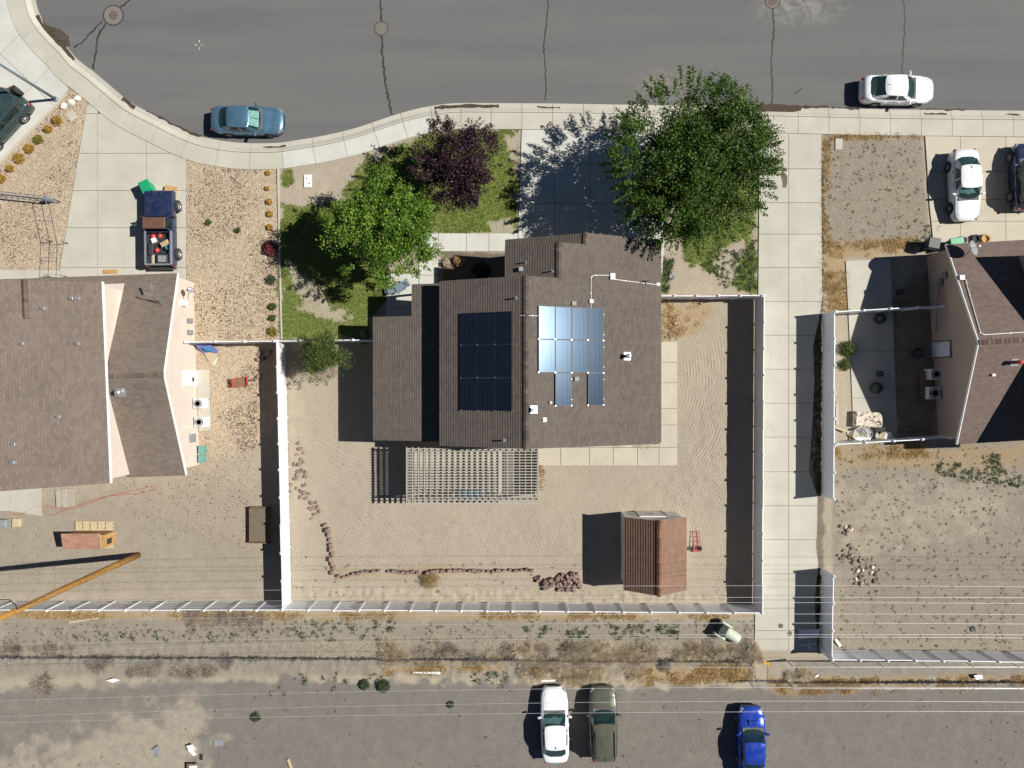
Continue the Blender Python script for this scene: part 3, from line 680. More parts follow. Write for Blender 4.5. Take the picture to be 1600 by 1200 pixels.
# ================================================================ buildings
def roof_plane(parent, E0, E1, R1, R0, m_, course=.16, th=.13, fm=None, lift=.024, name='roof'):
    E0, E1, R1, R0 = map(Vector, (E0, E1, R1, R0))
    n = (E1 - E0).cross(R0 - E0).normalized()
    if n.z < 0: E0, E1, R0, R1 = E1, E0, R1, R0; n = -n
    L = ((R0 - E0).length + (R1 - E1).length) / 2; k = max(2, round(L / course)); mb = MB()
    W = (E1 - E0).length; u0 = random.uniform(0, 5)
    for i in range(k):
        a, b = i / k, min(1.0, (i + 1.15) / k)
        p0 = E0.lerp(R0, a) + n * lift; p1 = E1.lerp(R1, a) + n * lift; q0 = E0.lerp(R0, b) + n * .003; q1 = E1.lerp(R1, b) + n * .003
        va, vb = i * .16, i * .16 + .158
        d0 = E0.lerp(R0, a) - n * .01; d1 = E1.lerp(R1, a) - n * .01
        uv = [[(u0, va), (u0 + W, va), (u0 + W, vb), (u0, vb)], [(u0, va), (u0 + W, va), (u0 + W, va), (u0, va)]]
        mb.add([p0, p1, q1, q0, d0, d1], [(0, 1, 2, 3), (4, 5, 1, 0)], uv)
    o = mb.build(name, m_, parent)
    d = MB(); up = Vector((0, 0, 1)); pts = [E0, E1, R1, R0]
    d.add([p - n * .012 for p in pts] + [p - up * th for p in pts], [(0, 1, 2, 3), (7, 6, 5, 4), (0, 4, 5, 1), (1, 5, 6, 2), (2, 6, 7, 3), (3, 7, 4, 0)])
    d.build('fascia', fm or M['fascia_dark'], o)
    return o
M['fascia_dark'] = simple('brown_fascia', A(112, 98, 88), .7, .08, 3, .1, 40)
CAPS = {}
def ridge(parent, a, b, m_, s=.42, gapn=.27):
    m_ = {M['shingle_main']: CAPM['main'], M['shingle_left']: CAPM['left'], M['shingle_right']: CAPM['right'], M['shingle_shed']: CAPM['shed']}.get(m_, m_)
    a, b = Vector(a), Vector(b); d = b - a; L = d.length; n = int(L / gapn); ang = math.atan2(d.y, d.x)
    key = (m_.name, round(s, 2))
    if key not in CAPS:
        w_ = .15; mb = MB()
        for y0, y1 in ((-w_, 0), (0, w_)):
            z0 = -abs(y0) * s; z1 = -abs(y1) * s
            mb.add([(-.17, y0, z0 + .085), (.17, y0, z0 + .06), (.17, y1, z1 + .06), (-.17, y1, z1 + .085), (-.17, y0, z0 + .0), (.17, y0, z0 - .01), (-.17, y1, z1), (.17, y1, z1)],
                   [(0, 1, 2, 3), (0, 4, 5, 1), (0, 3, 6, 4), (3, 2, 7, 6), (1, 5, 7, 2)], [[(0, 0), (.3, 0), (.3, .15), (0, .15)]] * 5)
        CAPS[key] = mb.mesh('ridge_cap', m_)
    Mi = INV[parent.name]
    for i in range(n + 1):
        o = link('ridge_cap', CAPS[key], parent); p = Mi @ a.lerp(b, min(1, (i + .5) / (n + 1))); o.location = p
        o.rotation_euler = (0, math.asin(max(-1, min(1, -(d.z / L)))), ang + random.uniform(-.01, .01)); INV[o.name] = None
def extr(mb, prof, vec):
    n = len(prof); v = Vector(vec); p = [Vector(q) for q in prof]; q = [x + v for x in p]
    return mb.add(p + q, [tuple(range(n)), tuple(range(2 * n - 1, n - 1, -1))] + [(i, n + i, n + (i + 1) % n, (i + 1) % n) for i in range(n)])
def onroof(px, py, f, up=0.0):
    z = 4.0
    for _ in range(12):
        q = P(px, py, z); z = f(q.x, q.y) + up
    return P(px, py, z)
def pipe_vent(parent, px, py, f, r=.05, h=.3, m_=None, cap=None, flash=True, name='vent_pipe'):
    q = onroof(px, py, f); b = MB().lathe(q - Vector((0, 0, .1)), [(r, 0), (r, h + .1), (r * .8, h + .1), (r * .8, h)], 12)
    o = b.build(name, m_ or M['galv'], parent)
    if cap: MB().lathe(q + Vector((0, 0, h - .01)), [(r * cap, 0), (r * cap, .03), (r * cap * .3, .09)], 12).build('rain_cap', m_ or M['galv'], o)
    if flash:
        sx = (f(q.x + .01, q.y) - f(q.x - .01, q.y)) / .02; sy = (f(q.x, q.y + .01) - f(q.x, q.y - .01)) / .02
        n = Vector((-sx, -sy, 1)).normalized(); R = n.to_track_quat('Z', 'Y').to_matrix()
        MB().box(q + n * .026, (r * 4.2, r * 4.2, .012), M=R).build('flashing', M['galv'], o)
    return o
def box_vent(parent, px, py, f, d=(.22, .22, .14), m_=None, name='box_vent'):
    q = onroof(px, py, f); b = MB().bbox(q + Vector((0, 0, d[2] / 2 - .03)), (d[0], d[1], d[2] + .1), 0, .03)
    o = b.build(name, m_ or M['galv'], parent)
    MB().box(q + Vector((0, 0, d[2] + .03)), (d[0] * 1.12, d[1] * 1.12, .02)).build('hood', m_ or M['galv'], o); return o
# ---------------------------------------------------------------- main house
SL = .43; XE, ZE = 9.14, 3.5
def zR(x, y=0): return ZE + SL * (XE - x)
X1, X2, X3 = .80, 2.71, 4.34
Z1, Z2, Z3 = zR(X1), zR(X2), zR(X3)
YA, YB, YC, YD = -3.70, 6.17, 8.24, 8.92
def zL1(x, y=0): return Z1 - SL * (X1 - x)
def zL2(x, y=0): return Z2 - SL * (X2 - x)
def zL3(x, y=0): return Z3 - SL * (X3 - x)
def zW(x, y=0): return 2.94 + .22 * (x + 8.69)
def zmain(x, y):
    if y > YC: return min(zR(x), zL3(x))
    if y > YB: return min(zR(x), zL2(x))
    return min(zR(x), zL1(x))
hs = thing('house', 'dark brown shingled house carrying the solar panels, pergola at its back', 'house', (2, 1, 0))
sm = M['shingle_main']
rp = roof_plane(hs, (XE, YA, ZE), (XE, YB, ZE), (X1, YB, Z1), (X1, YA, Z1), sm)
roof_plane(hs, (XE, YB, ZE), (XE, YC, ZE), (X2, YC, Z2), (X2, YB, Z2), sm)
roof_plane(hs, (XE, YC, ZE), (XE, YD, ZE), (X3, YD, Z3), (X3, YC, Z3), sm)
xl = -4.34; roof_plane(hs, (xl, YA, zL1(xl)), (xl, YB, zL1(xl)), (X1, YB, Z1), (X1, YA, Z1), sm)
xl = -.42; roof_plane(hs, (xl, YB - .3, zL2(xl)), (xl, YC, zL2(xl)), (X2, YC, Z2), (X2, YB - .3, Z2), sm)
roof_plane(hs, (xl, YC - .3, zL3(xl)), (xl, YD, zL3(xl)), (X3, YD, Z3), (X3, YC - .3, Z3), sm)
ridge(hs, (X1, YA, Z1), (X1, YB, Z1), sm); ridge(hs, (X2, YB, Z2), (X2, YC, Z2), sm); ridge(hs, (X3, YC, Z3), (X3, YD, Z3), sm)
xw = -3.98
roof_plane(hs, (-8.69, -3.52, zW(-8.69)), (-8.69, 4.2, zW(-8.69)), (xw, 4.2, zW(xw)), (xw, -3.52, zW(xw)), sm)
xp = -6.2; roof_plane(hs, (xp, 4.2, zW(xp)), (xp, 6.17, zW(xp)), (xw, 6.17, zW(xw)), (xw, 4.2, zW(xw)), sm)
wm = M['beige_siding']; g = .17
W = MB(); extr(W, [(-3.95, -3.3, -.1), (8.75, -3.3, -.1), (8.75, -3.3, zR(8.75) - g), (X1, -3.3, Z1 - g), (-3.95, -3.3, zL1(-3.95) - g)], (0, 9.1, 0)); W.build('wall', wm, hs)
W = MB(); extr(W, [(-.05, 5.81, -.1), (8.74, 5.81, -.1), (8.74, 5.81, zR(8.75) - g), (X2, 5.81, Z2 - g), (-.05, 5.81, zL2(-.05) - g)], (0, 2.2, 0)); W.build('wall', wm, hs)
W = MB(); extr(W, [(-.04, 8.02, -.1), (8.73, 8.02, -.1), (8.73, 8.02, zR(8.75) - g), (X3, 8.02, Z3 - g), (-.04, 8.02, zL3(-.04) - g)], (0, .55, 0)); W.build('wall', wm, hs)
W = MB(); extr(W, [(-8.3, -3.2, -.1), (-3.96, -3.2, -.1), (-3.96, -3.2, zW(-3.96) - g), (-8.3, -3.2, zW(-8.3) - g)], (0, 7.0, 0)); W.build('wall', wm, hs)
for y in (4.4, 6.0):
    for x in (-6.05,): MB().box((x, y, 1.7), (.14, .14, 3.55)).build('porch_post', M['white_paint'], hs)
gd = MB().box((4.4, 8.60, 1.15), (4.9, .06, 2.2)).build('garage_door', M['white_paint'], hs)
for k in range(4):
    for j in range(4): MB().box((2.6 + k * 1.2, 8.64, .4 + j * .52), (1.05, .025, .42)).build('door_panel', M['white_paint'], gd)
def window(parent, c, sx, sz, axis='x'):
    d = (sx, .08, sz) if axis == 'x' else (.08, sx, sz)
    o = MB().box(c, d).build('window', M['white_paint'], parent)
    e = (sx - .12, .1, sz - .12) if axis == 'x' else (.1, sx - .12, sz - .12)
    MB().box(c, e).build('pane', M['window_glass'], o); return o
window(hs, (8.78, -.5, 1.5), 1.5, 1.1, 'y'); window(hs, (8.78, 3.2, 1.6), 1.1, 1.0, 'y'); window(hs, (5.6, -3.33, 1.5), 1.5, 1.1); window(hs, (-8.33, .5, 1.5), 1.4, 1.1, 'y'); window(hs, (-2.1, 5.83, 1.6), 1.5, 1.2)
dr = MB().box((2.2, -3.33, 1.06), (1.8, .06, 2.1)).build('patio_door', M['white_paint'], hs); MB().box((2.2, -3.36, 1.06), (1.6, .04, 1.9)).build('pane', M['window_glass'], dr)
dr = MB().box((-5.1, 3.84, 1.1), (.95, .08, 2.1)).build('front_door', M['wood_brown'], hs); MB().lathe((-4.72, 3.90, 1.05), [(.03, 0), (.04, .05)], 8).build('handle', M['chrome'], dr)
# roof fittings
for (x, y, r, h) in ((821.5, 410, .04, .36), (862.5, 424, .04, .34), (806, 466, .05, .36), (787, 688, .05, .4)): pipe_vent(hs, x, y, zmain, r, h)
pipe_vent(hs, 980, 556.5, zmain, .11, .55, None, 1.5); pipe_vent(hs, 834, 640, zmain, .10, .36, M['white_paint'], 1.6)
pipe_vent(hs, 860, 629, zmain, .06, .12, M['white_paint'], 1.5, False); pipe_vent(hs, 851, 656, zmain, .05, .22, M['white_paint'])
box_vent(hs, 814, 421, zmain); box_vent(hs, 897, 474.5, zmain); box_vent(hs, 901, 592, zmain); box_vent(hs, 957, 432.5, zmain, (.26, .34, .16), M['white_paint'], 'junction_box')
box_vent(hs, 1028, 444.5, zmain, (.2, .16, .1), M['white_paint'], 'junction_box'); box_vent(hs, 924, 471, zmain, (.2, .2, .14), M['white_paint'], 'junction_box')
def conduit(parent, pts, f, r=.018, m_=None, up=.06):
    q = []
    for a, b in zip(pts, pts[1:]):
        for k in range(6): q.append(onroof(a[0] + (b[0] - a[0]) * k / 6, a[1] + (b[1] - a[1]) * k / 6, f, up))
    q.append(onroof(*pts[-1], f, up)); o = MB().path(q, r, 6).build('conduit', m_ or M['white_paint'], parent)
    for i in range(3, len(q) - 1, 5): MB().box(q[i] - Vector((0, 0, .03)), (.07, .07, .08)).build('clamp', M['white_paint'], o)
conduit(hs, [(923.5, 482), (923.5, 434), (927, 430), (953, 430)], zmain); conduit(hs, [(960, 436.5), (995, 441), (1028, 445)], zmain); conduit(hs, [(841, 493.5), (824, 493), (812, 493)], zmain, .014)
q = onroof(1007, 441, zmain); t = thing('roof_antenna', 'small black antenna mast on the house roof beside the white conduit', 'antenna', q)
MB().tube((0, 0, -.05), (0, 0, .55), .025).build('mast', M['black_plastic'], t, world=False)
for k in range(3): MB().tube((-.22, 0, .3 + k * .1), (.22, .05, .3 + k * .1), .012, n=6).build('element', M['black_plastic'], t, world=False)
MB().box((0, 0, .03), (.2, .2, .1)).build('bracket', M['black_plastic'], t, world=False)
# gutter along the right eave
MB().bar((XE + .05, YA + .1, ZE - .09), (XE + .05, YD - .1, ZE - .09), .10, .10).build('gutter', M['fascia_dark'], hs)
# ---------------------------------------------------------------- solar panels
def solar_panel(x0, x1, y0, y1, f, label, group):
    c = Vector(((x0 + x1) / 2, (y0 + y1) / 2, 0)); c.z = f(c.x, c.y) + .13
    t = thing('solar_panel', label, 'solar panel', c, 0, group)
    pt = lambda x, y, h: (x, y, f(x, y) + .13 + h)
    def slab(a, b, c_, d, h0, h1, uv=False):
        p = [pt(a, c_, h1), pt(b, c_, h1), pt(b, d, h1), pt(a, d, h1), pt(a, c_, h0), pt(b, c_, h0), pt(b, d, h0), pt(a, d, h0)]
        u = [[(0, 0), (1, 0), (1, 1), (0, 1)]] + [[(0, 0)] * 4] * 5
        return MB().add(p, [(0, 1, 2, 3), (7, 6, 5, 4), (0, 4, 5, 1), (1, 5, 6, 2), (2, 6, 7, 3), (3, 7, 4, 0)], u if uv else None)
    e = .018
    slab(x0 + e, x1 - e, y0 + e, y1 - e, -.015, .004, True).build('cell_sheet', M['solar'], t)
    fr = MB()
    for (a, b, c_, d) in ((x0, x0 + e, y0, y1), (x1 - e, x1, y0, y1), (x0 + e, x1 - e, y0, y0 + e), (x0 + e, x1 - e, y1 - e, y1)):
        s_ = slab(a, b, c_, d, -.03, .008); fr.add(s_.v, s_.f)
    fr.build('frame', M['black_plastic'], t)
    for yy in (y0 + .35, y1 - .35):
        s_ = slab(x0 - .02, x1 + .02, yy - .02, yy + .02, -.14, -.032); s_.build('mounting_rail', M['galv'], t)
    for xx in (x0, x1): slab(xx - .03, xx + .03, y0 - .03, y0 + .03, -.12, .014).build('clamp', M['galv'], t)
lg = 'black panels of the nine-panel block'
for i in range(3):
    for j in range(3):
        x0 = -3.04 + i * 1.015; y1 = 4.19 - j * 1.915
        solar_panel(x0 + .012, x0 + 1.003, y1 - 1.90, y1 - .015, zmain, 'black solar panel of the nine-panel block, %s, %s' % (('row nearest the lawn', 'middle row', 'row nearest the pergola')[j], ('eave side', 'middle column', 'ridge side')[i]), lg)
rg = 'shiny panels of the ten-panel block'
for i in range(4):
    for j in range(3):
        if j == 2 and i in (0, 2): continue
        x0 = 1.52 + i * .985; y1 = 4.49 - j * 1.92
        col = ('next to the roof ridge', 'second from the roof ridge', 'third from the roof ridge', 'farthest from the roof ridge')[i]
        lab = 'shiny blue solar panel in the %s row, %s' % (('street side', 'mid-roof')[j], col) if j < 2 else 'shiny blue solar panel jutting below the double row, ' + ('nearer the ridge' if i == 1 else 'nearer the flue')
        solar_panel(x0 + .012, x0 + .973, y1 - 1.905, y1 - .015, zmain, lab, rg)
# ---------------------------------------------------------------- pergola
zt = 2.80
tl = P(635, 700, zt); brr = P(840, 787, zt); x0, x1, y1, y0 = tl.x, brr.x, tl.y, brr.y
t = thing('pergola', 'weathered white slatted pergola against the back of the brown house', 'pergola', ((x0 + x1) / 2, (y0 + y1) / 2, 0))
pm = M['pergola']
for i in range(23):
    x = x0 + (x1 - x0) * i / 22; MB().box((x, (y0 + y1) / 2 - .05, zt - .11), (.045, y1 - y0 + .22, .14)).build('rafter', pm, t)
for j in range(20):
    y = y0 + .04 + (y1 - y0 - .08) * j / 19; MB().box(((x0 + x1) / 2, y, zt + random.uniform(-.004, .004)), (x1 - x0 + .06, .06, .03)).build('slat', pm, t)
for y in (y0 + .25, y1 - .12): MB().box(((x0 + x1) / 2, y, zt - .26), (x1 - x0, .09, .18)).build('beam', pm, t)
for x in (x0 + .15, (x0 * 2 + x1) / 3, (x0 + 2 * x1) / 3, x1 - .15): MB().box((x, y0 + .25, 1.2), (.13, .13, 2.5)).build('post', M['white_paint'], t)
def end_screen(x, label):
    sc = thing('lattice_screen', label, 'screen', (x, (y0 + y1) / 2, 0)); ya_, yb_ = y0 + .3, y1 - .1; n_ = 12; bw = (yb_ - ya_) / n_
    for k in range(n_): MB().box((x, ya_ + bw * (k + .5), .80), (.03, bw - .004, 1.54)).build('board', M['pergola'], sc)
    for z in (.3, 1.59, 2.38): MB().box((x + .035, (ya_ + yb_) / 2, z), (.04, yb_ - ya_, .08)).build('rail', M['pergola'], sc)
    s_ = .12; k = -.78
    while k < yb_ - ya_:
        for sg in (0, 1):
            a0, a1 = max(k, 0), min(k + .78, yb_ - ya_); f = lambda a: (a - k) if sg == 0 else .78 - (a - k)
            if a1 - a0 > .05: MB().bar((x + (.012 if sg else -.012), ya_ + a0, 1.6 + f(a0)), (x + (.012 if sg else -.012), ya_ + a1, 1.6 + f(a1)), .012, .04, (1, 0, 0)).build('lattice_strip', M['pergola'], sc)
        k += s_
end_screen(x1 + .03, 'board and lattice screen closing the pergola side beside the concrete walkway')
end_screen(x0 - .03, 'board and lattice screen closing the pergola side toward the scattered blocks')
# things standing in the shade under the pergola
q = P(735, 772); t = thing('patio_table', 'blue tarp covered table in the shade under the slatted pergola', 'table', (q.x, q.y, .02), .05)
MB().bbox((0, 0, .7), (1.5, .7, .06)).build('table_top', M['teal_cloth'], t, world=False)
for a in (-.65, .65):
    for b in (-.28, .28): MB().box((a, b, .33), (.06, .06, .70)).build('leg', M['dark_metal'], t, world=False)
# ---------------------------------------------------------------- shed
xa, xb, xc = 7.06, 9.06, 11.03; ya, yb = -8.42, -13.05
za, zb = 2.40, 3.72
shed = thing('shed', 'backyard shed with red brown shingle roof and white front gable', 'shed', (xb, (ya + yb) / 2, 0))
ms = M['shingle_shed']
roof_plane(shed, (xa, yb, za), (xa, ya, za), (xb, ya, zb), (xb, yb, zb), ms, .17, .10, M['white_paint'], .032)
roof_plane(shed, (xc, yb, za), (xc, ya, za), (xb, ya, zb), (xb, yb, zb), ms, .17, .10, M['white_paint'], .032)
ridge(shed, (xb, yb, zb), (xb, ya, zb), ms, .66)
W = MB(); extr(W, [(xa + .18, yb + .15, -.1), (xc - .18, yb + .15, -.1), (xc - .18, yb + .15, za - .02), (xb, yb + .15, zb - .16), (xa + .18, yb + .15, za - .02)], (0, ya - yb - .22, 0)); W.build('wall', M['white_paint'], shed)
dd = MB().box((xb, ya - .06, 1.0), (1.7, .06, 1.95)).build('double_door', M['white_vinyl'], shed)
for s_ in (-1, 1): MB().box((xb + s_ * .08, ya - .02, 1.0), (.04, .05, .25)).build('handle', M['dark_metal'], dd)
for s_ in (-1, 1): MB().box((xb + s_ * .9, ya - .055, 1.0), (.08, .09, 2.05)).build('door_trim', M['wood_grey'], shed)
# ---------------------------------------------------------------- left neighbour house
lh = thing('neighbour_house', 'taupe shingled house with cream gable wall beside the old pickup', 'house', (-24, 0, 0))
ml = M['shingle_left']; wf = M['white_paint']
zN, zRg = 3.0, 5.45
ne = P(277, 427, zN); rr = P(255, 585, zRg); se = P(290, 742.5, zN)
ux = Vector((1, .035, 0)).normalized()         # house axis
def along(p, d): return p + ux * d
ridL = along(rr, -(rr.x + 24.05)); neL = along(ne, -(ne.x + 24.05)); seL = along(se, -(se.x + 24.05))
neFar = along(ne, -12.0)
# the north slope, also the strip that runs on under the upper roof
roof_plane(lh, neL, ne, rr, ridL, ml, fm=wf); roof_plane(lh, seL, se, rr, ridL, ml, fm=wf)
k = .085; nS = neL.lerp(ridL, k); nSF = neFar + (nS - neL); roof_plane(lh, neFar, neL, nS, nSF, ml, fm=wf)
ridge(lh, ridL, rr, ml, .4)
ZEv = 5.72; SU = .40
ur = P(159, 440, ZEv); lr = P(172, 755, ZEv)
vy = (lr - ur); dW = 7.2
def up(p, d): return along(p, -d) + Vector((0, 0, d * SU))
roof_plane(lh, ur, lr, up(lr, dW), up(ur, dW), ml, fm=wf, name='upper_roof')
# cross gable ridge near the frame's left edge
za_ = up(ur, 3.55); f3 = .18; zb_ = up(ur.lerp(lr, f3), 3.55)
def dn(p, d): return along(p, -d) + Vector((0, 0, -d * SU))
roof_plane(lh, dn(za_, 4.5) + Vector((0, .02, .12)), dn(zb_, 4.5) + Vector((0, 0, .12)), zb_ + Vector((0, 0, .14)), za_ + Vector((0, .02, .14)), ml, fm=wf)
ridge(lh, za_ + Vector((0, 0, .12)), zb_ + Vector((0, 0, .12)), ml, .4)
W = MB(); c1 = P(302, 441, 0); c2 = P(311, 726, 0); cm = (c1 + c2) / 2
w3 = lambda p, z: (p.x, p.y, z)
extr(W, [w3(c1, -.1), w3(c2, -.1), w3(c2, zN - .02), w3(cm, zRg - .24), w3(c1, zN - .02)], -ux * 9); W.build('wall', M['cream_stucco'], lh)
u1 = Vector((-24.08, ur.y - .2, 0)); u2 = Vector((lr.x - .22, lr.y + .2, 0)); u1 = Vector((ur.x - .22, ur.y - .2, 0))
W = MB(); extr(W, [w3(u1, 0), w3(u2, 0), w3(u2, ZEv - .12), w3(u1, ZEv - .12)], -ux * 9); W.build('upper_wall', M['cream_stucco'], lh)
def zlow(x, y):      # height of the lower roof of the left house
    s_ = (y - rr.y) - (x - rr.x) * .035
    return zRg - abs(s_) * (zRg - zN) / (6.25)
def zupp(x, y): return ZEv + SU * (ur.x + (ur.y - y) * .04 - x)
for (x, y) in ((113, 466.5), (123, 466.5), (69, 482), (36, 537), (123, 537), (93, 651), (23, 694), (22, 722)): box_vent(lh, x, y, zupp, (.2, .16, .16), M['galv'])
pipe_vent(lh, 190, 613, zlow, .12, .5, M['galv'], 1.4)
o = MB().box((cm.x + .02, P(290, 591).y, 1.02), (.10, .98, 2.1)).build('side_door', wf, lh); MB().box((cm.x + .05, P(290, 593).y, .62), (.07, .28, .3)).build('pet_door', M['black_plastic'], o); MB().box((cm.x + .09, P(290, 591).y - .38, 1.05), (.06, .06, .06)).build('handle', M['chrome'], o)
o = MB().box((cm.x - .1, P(290, 478).y, 1.9), (.5, .4, .5)).build('meter_box', wf, lh)
for i, y in enumerate((503, 521)): MB().box((cm.x + .08, P(0, y).y, 1.0), (.12, .3, .5)).build('utility_box', M['grey_plastic'], lh)
o = MB().box((cm.x + .16, P(0, 683).y, 1.0), (.2, .55, .8)).build('electric_panel', M['grey_plastic'], lh)
MB().tube((cm.x + .12, P(0, 665).y, 2.2), (cm.x + .12, P(0, 665).y, .2), .03).build('downpipe', wf, lh)
# flashing triangles and white barge boards along the gable
for a, b in ((ne, rr), (rr, se)): MB().bar(a + ux * .03 - Vector((0, 0, .06)), b + ux * .03 - Vector((0, 0, .06)), .05, .17).build('barge_board', wf, lh)
MB().bar(ur + ux * .03 - Vector((0, 0, .06)), lr + ux * .03 - Vector((0, 0, .06)), .06, .17).build('eave_board', wf, lh)
# ---------------------------------------------------------------- right neighbour house
rh = thing('neighbour_house', 'mauve brown shingled house with shaded tan gable wall beside the junk patio', 'house', (30, 0, 0))
mr = M['shingle_right']
vx = Vector((1, .058, 0)).normalized()
nw = P(1479, 382, 3.0); rw = P(1530, 535, 5.5); sw = P(1496, 694, 3.0)
def al(p, d): return p + vx * d
roof_plane(rh, nw, al(nw, 5.2), al(rw, 4.4), rw, mr, fm=wf); roof_plane(rh, sw, al(sw, 5.0), al(rw, 4.4), rw, mr, fm=wf)
ridge(rh, rw, al(rw, 4.4), mr, .4)
b1 = P(1448, 400, 0); b2 = P(1466, 683, 0); bm = (b1 + b2) / 2
W = MB(); extr(W, [w3(b1, -.1), w3(b2, -.1), w3(b2, 2.98), w3(bm, 5.26), w3(b1, 2.98)], vx * 8); W.build('wall', M['tan_stucco'], rh)
e1 = Vector((31.1, 8.1, 5.85)); e2 = Vector((31.8, -3.75, 5.85))
def upr(p, d): return al(p, d) + Vector((0, 0, d * .4))
roof_plane(rh, e1, e2, upr(e2, 6), upr(e1, 6), mr, fm=wf, name='upper_roof')
W = MB(); g1 = e1 + vx * .25 + Vector((0, -.25, 0)); g2 = e2 + vx * .25 + Vector((0, .25, 0)); extr(W, [w3(g1, 0), w3(g2, 0), w3(g2, 5.74), w3(g1, 5.74)], vx * 7); W.build('upper_wall', M['tan_stucco'], rh)
for a, b in ((nw, rw), (rw, sw)): MB().bar(a - vx * .03 - Vector((0, 0, .06)), b - vx * .03 - Vector((0, 0, .06)), .05, .17).build('barge_board', wf, rh)
def zrl(x, y):
    s_ = (y - rw.y) - (x - rw.x) * .058
    return 5.5 - abs(s_) * 2.5 / 6.35
pipe_vent(rh, 1585, 566, zrl, .11, .6, M['red_dust'], 1.3); box_vent(rh, 1551, 586, zrl, (.16, .12, .1), wf)
conduit(rh, [(1502, 434), (1509, 437), (1512, 450), (1532, 520), (1538, 523), (1600, 519)], zrl, .025, wf); box_vent(rh, 1501, 434, zrl, (.25, .25, .15), wf, 'junction_box')
for i in range(6): pass
o = MB().box((bm.x + .0, P(0, 547).y, 1.05), (.12, 1.12, 2.15)).build('side_door', M['wood_brown'], rh); MB().box((bm.x - .03, P(0, 547).y, 1.04), (.10, .96, 2.0)).build('door_leaf', M['white_vinyl'], o); MB().box((bm.x - .10, P(0, 547).y + .38, 1.02), (.06, .06, .06)).build('handle', M['chrome'], o)
for y, z in ((437, 2.0), (446, 1.5)): MB().box((b1.x + .02, P(0, y).y, z), (.2, .42, .42)).build('meter_box', M['grey_plastic'], rh)
MB().path([(b1.x - .02, P(0, 446).y + .3, 1.5), (b1.x + .0, P(0, 470).y, 1.3), (b1.x + .1, P(0, 520).y, .9)], .02, 6).build('cable', M['black_wire'], rh)
# ---------------------------------------------------------------- vinyl fences
def fence(label, pts, h=1.83, sp=1.72, name='vinyl_fence', group=None, skip=()):
    pts = [Vector((*p, 0)) for p in pts]
    t = thing(name, label, 'fence', (pts[0].x, pts[0].y, 0), 0, group); m_ = M['white_vinyl']; Mi = INV[t.name]
    post = MB().box((0, 0, (h + .06) / 2 - .1), (.127, .127, h + .06 + .2)).mesh('post', m_)
    cap = MB().lathe((0, 0, 0), [(.105, 0), (.105, .035), (.02, .09)], 4, Matrix.Rotation(math.pi / 4, 3, 'Z')).mesh('post_cap', m_)
    first = True
    for a, b in zip(pts, pts[1:]):
        d = b - a; n = max(1, round(d.length / sp)); ang = math.atan2(d.y, d.x); L = d.length / n
        pan = MB()
        nb = 10; bw = (L - .12) / nb
        for k in range(nb): pan.box((-(L - .12) / 2 + bw * (k + .5), 0, h / 2), (bw - .004, .036, h - .2))
        pan.box((0, 0, h / 2), (L - .08, .024, h - .16))
        pm_ = pan.mesh('panel', m_); r_ = MB().box((0, 0, 0), (L - .12, .055, .11)).mesh('rail', m_)
        for i in range(n + 1):
            if i == 0 and not first: continue
            o = link('post', post, t); o.location = Mi @ (a + d * i / n); o.rotation_euler = (random.gauss(0, .005), random.gauss(0, .003), ang); c = link('post_cap', cap, o); c.location = (0, 0, h + .06)
        for i in range(n):
            if i in skip: continue
            o = link('panel', pm_, t); o.location = Mi @ (a + d * (i + .5) / n); o.rotation_euler = (random.gauss(0, .007), 0, ang)
            for z in (.12, h - .05): c = link('rail', r_, o); c.location = (0, 0, z)
        first = False
    return t
FL0, FL1 = (-15.09, 2.75), (-14.70, -14.40); FB0 = (-36.5, -14.50); FBR = (16.04, -14.68); FR0 = (16.16, 5.66)
fence('white vinyl fence between the gravel side yard and the bare backyard, brightly sunlit', [FL0, (-14.9, -5.5), FL1])
fence('long white vinyl fence along the backyards in front of the dry brush', [FB0, (-14.70, -14.48), (0, -14.56), FBR])
fence('white vinyl fence between the bare backyard and the long concrete driveway', [FR0, FBR])
fence('short white vinyl fence joining the brown house to the long driveway', [(9.0, 5.66), (16.02, 5.66)], sp=1.4)
fence('white vinyl fence crossing the small tree from the brown house to the cream wall', [(-20.9, 2.68), (-15.23, 2.75), (-8.5, 2.83)])
fence('white vinyl fence beside the long driveway at the junk patio', [(20.67, 4.63), (20.63, -7.38)])
fence('short leftover white vinyl fence beside the driveway lids and stone piles', [(20.6, -12.3), (20.52, -17.55)])
fence('white vinyl fence across the shaded patio, away from the junk pile', [(20.8, 4.62), (27.7, 5.0)])
fence('white vinyl fence behind the junk pile and the scorched mattress', [(20.8, -3.87), (28.1, -3.45)])
fence('white vinyl fence along the weedy grey yard beside the chain link', [(20.52, -17.68), (36.5, -17.85)])
# ================================================================ vehicles
def tyre_wheel(parent, x, y, r, wd, side, rim='galv'):
    R = Matrix.Rotation(-side * math.pi / 2, 3, 'X')
    o = MB().lathe((x, y, r), [(r * .55, -wd / 2), (r * .93, -wd / 2), (r, -wd * .32), (r, wd * .32), (r * .93, wd / 2), (r * .68, wd / 2), (r * .64, wd * .36)], 20, R).build('wheel', M['black_rubber'], parent, world=False, smooth=False)
    rm = MB().lathe((x, y, r), [(r * .64, wd * .30), (r * .62, wd * .42), (r * .56, wd * .30), (r * .2, wd * .34), (r * .16, wd * .44), (.01, wd * .44)], 20, R)
    for k in range(5):
        a = k * 2 * math.pi / 5; c = Vector((math.cos(a), math.sin(a), 0)); rm.bar(Vector((x, y, r)) + R @ (c * r * .15 + Vector((0, 0, wd * .4))), Vector((x, y, r)) + R @ (c * r * .6 + Vector((0, 0, wd * .4))), r * .14, .03, tuple(R @ Vector((0, 0, 1))))
    rm.build('rim', M[rim], o, world=False)
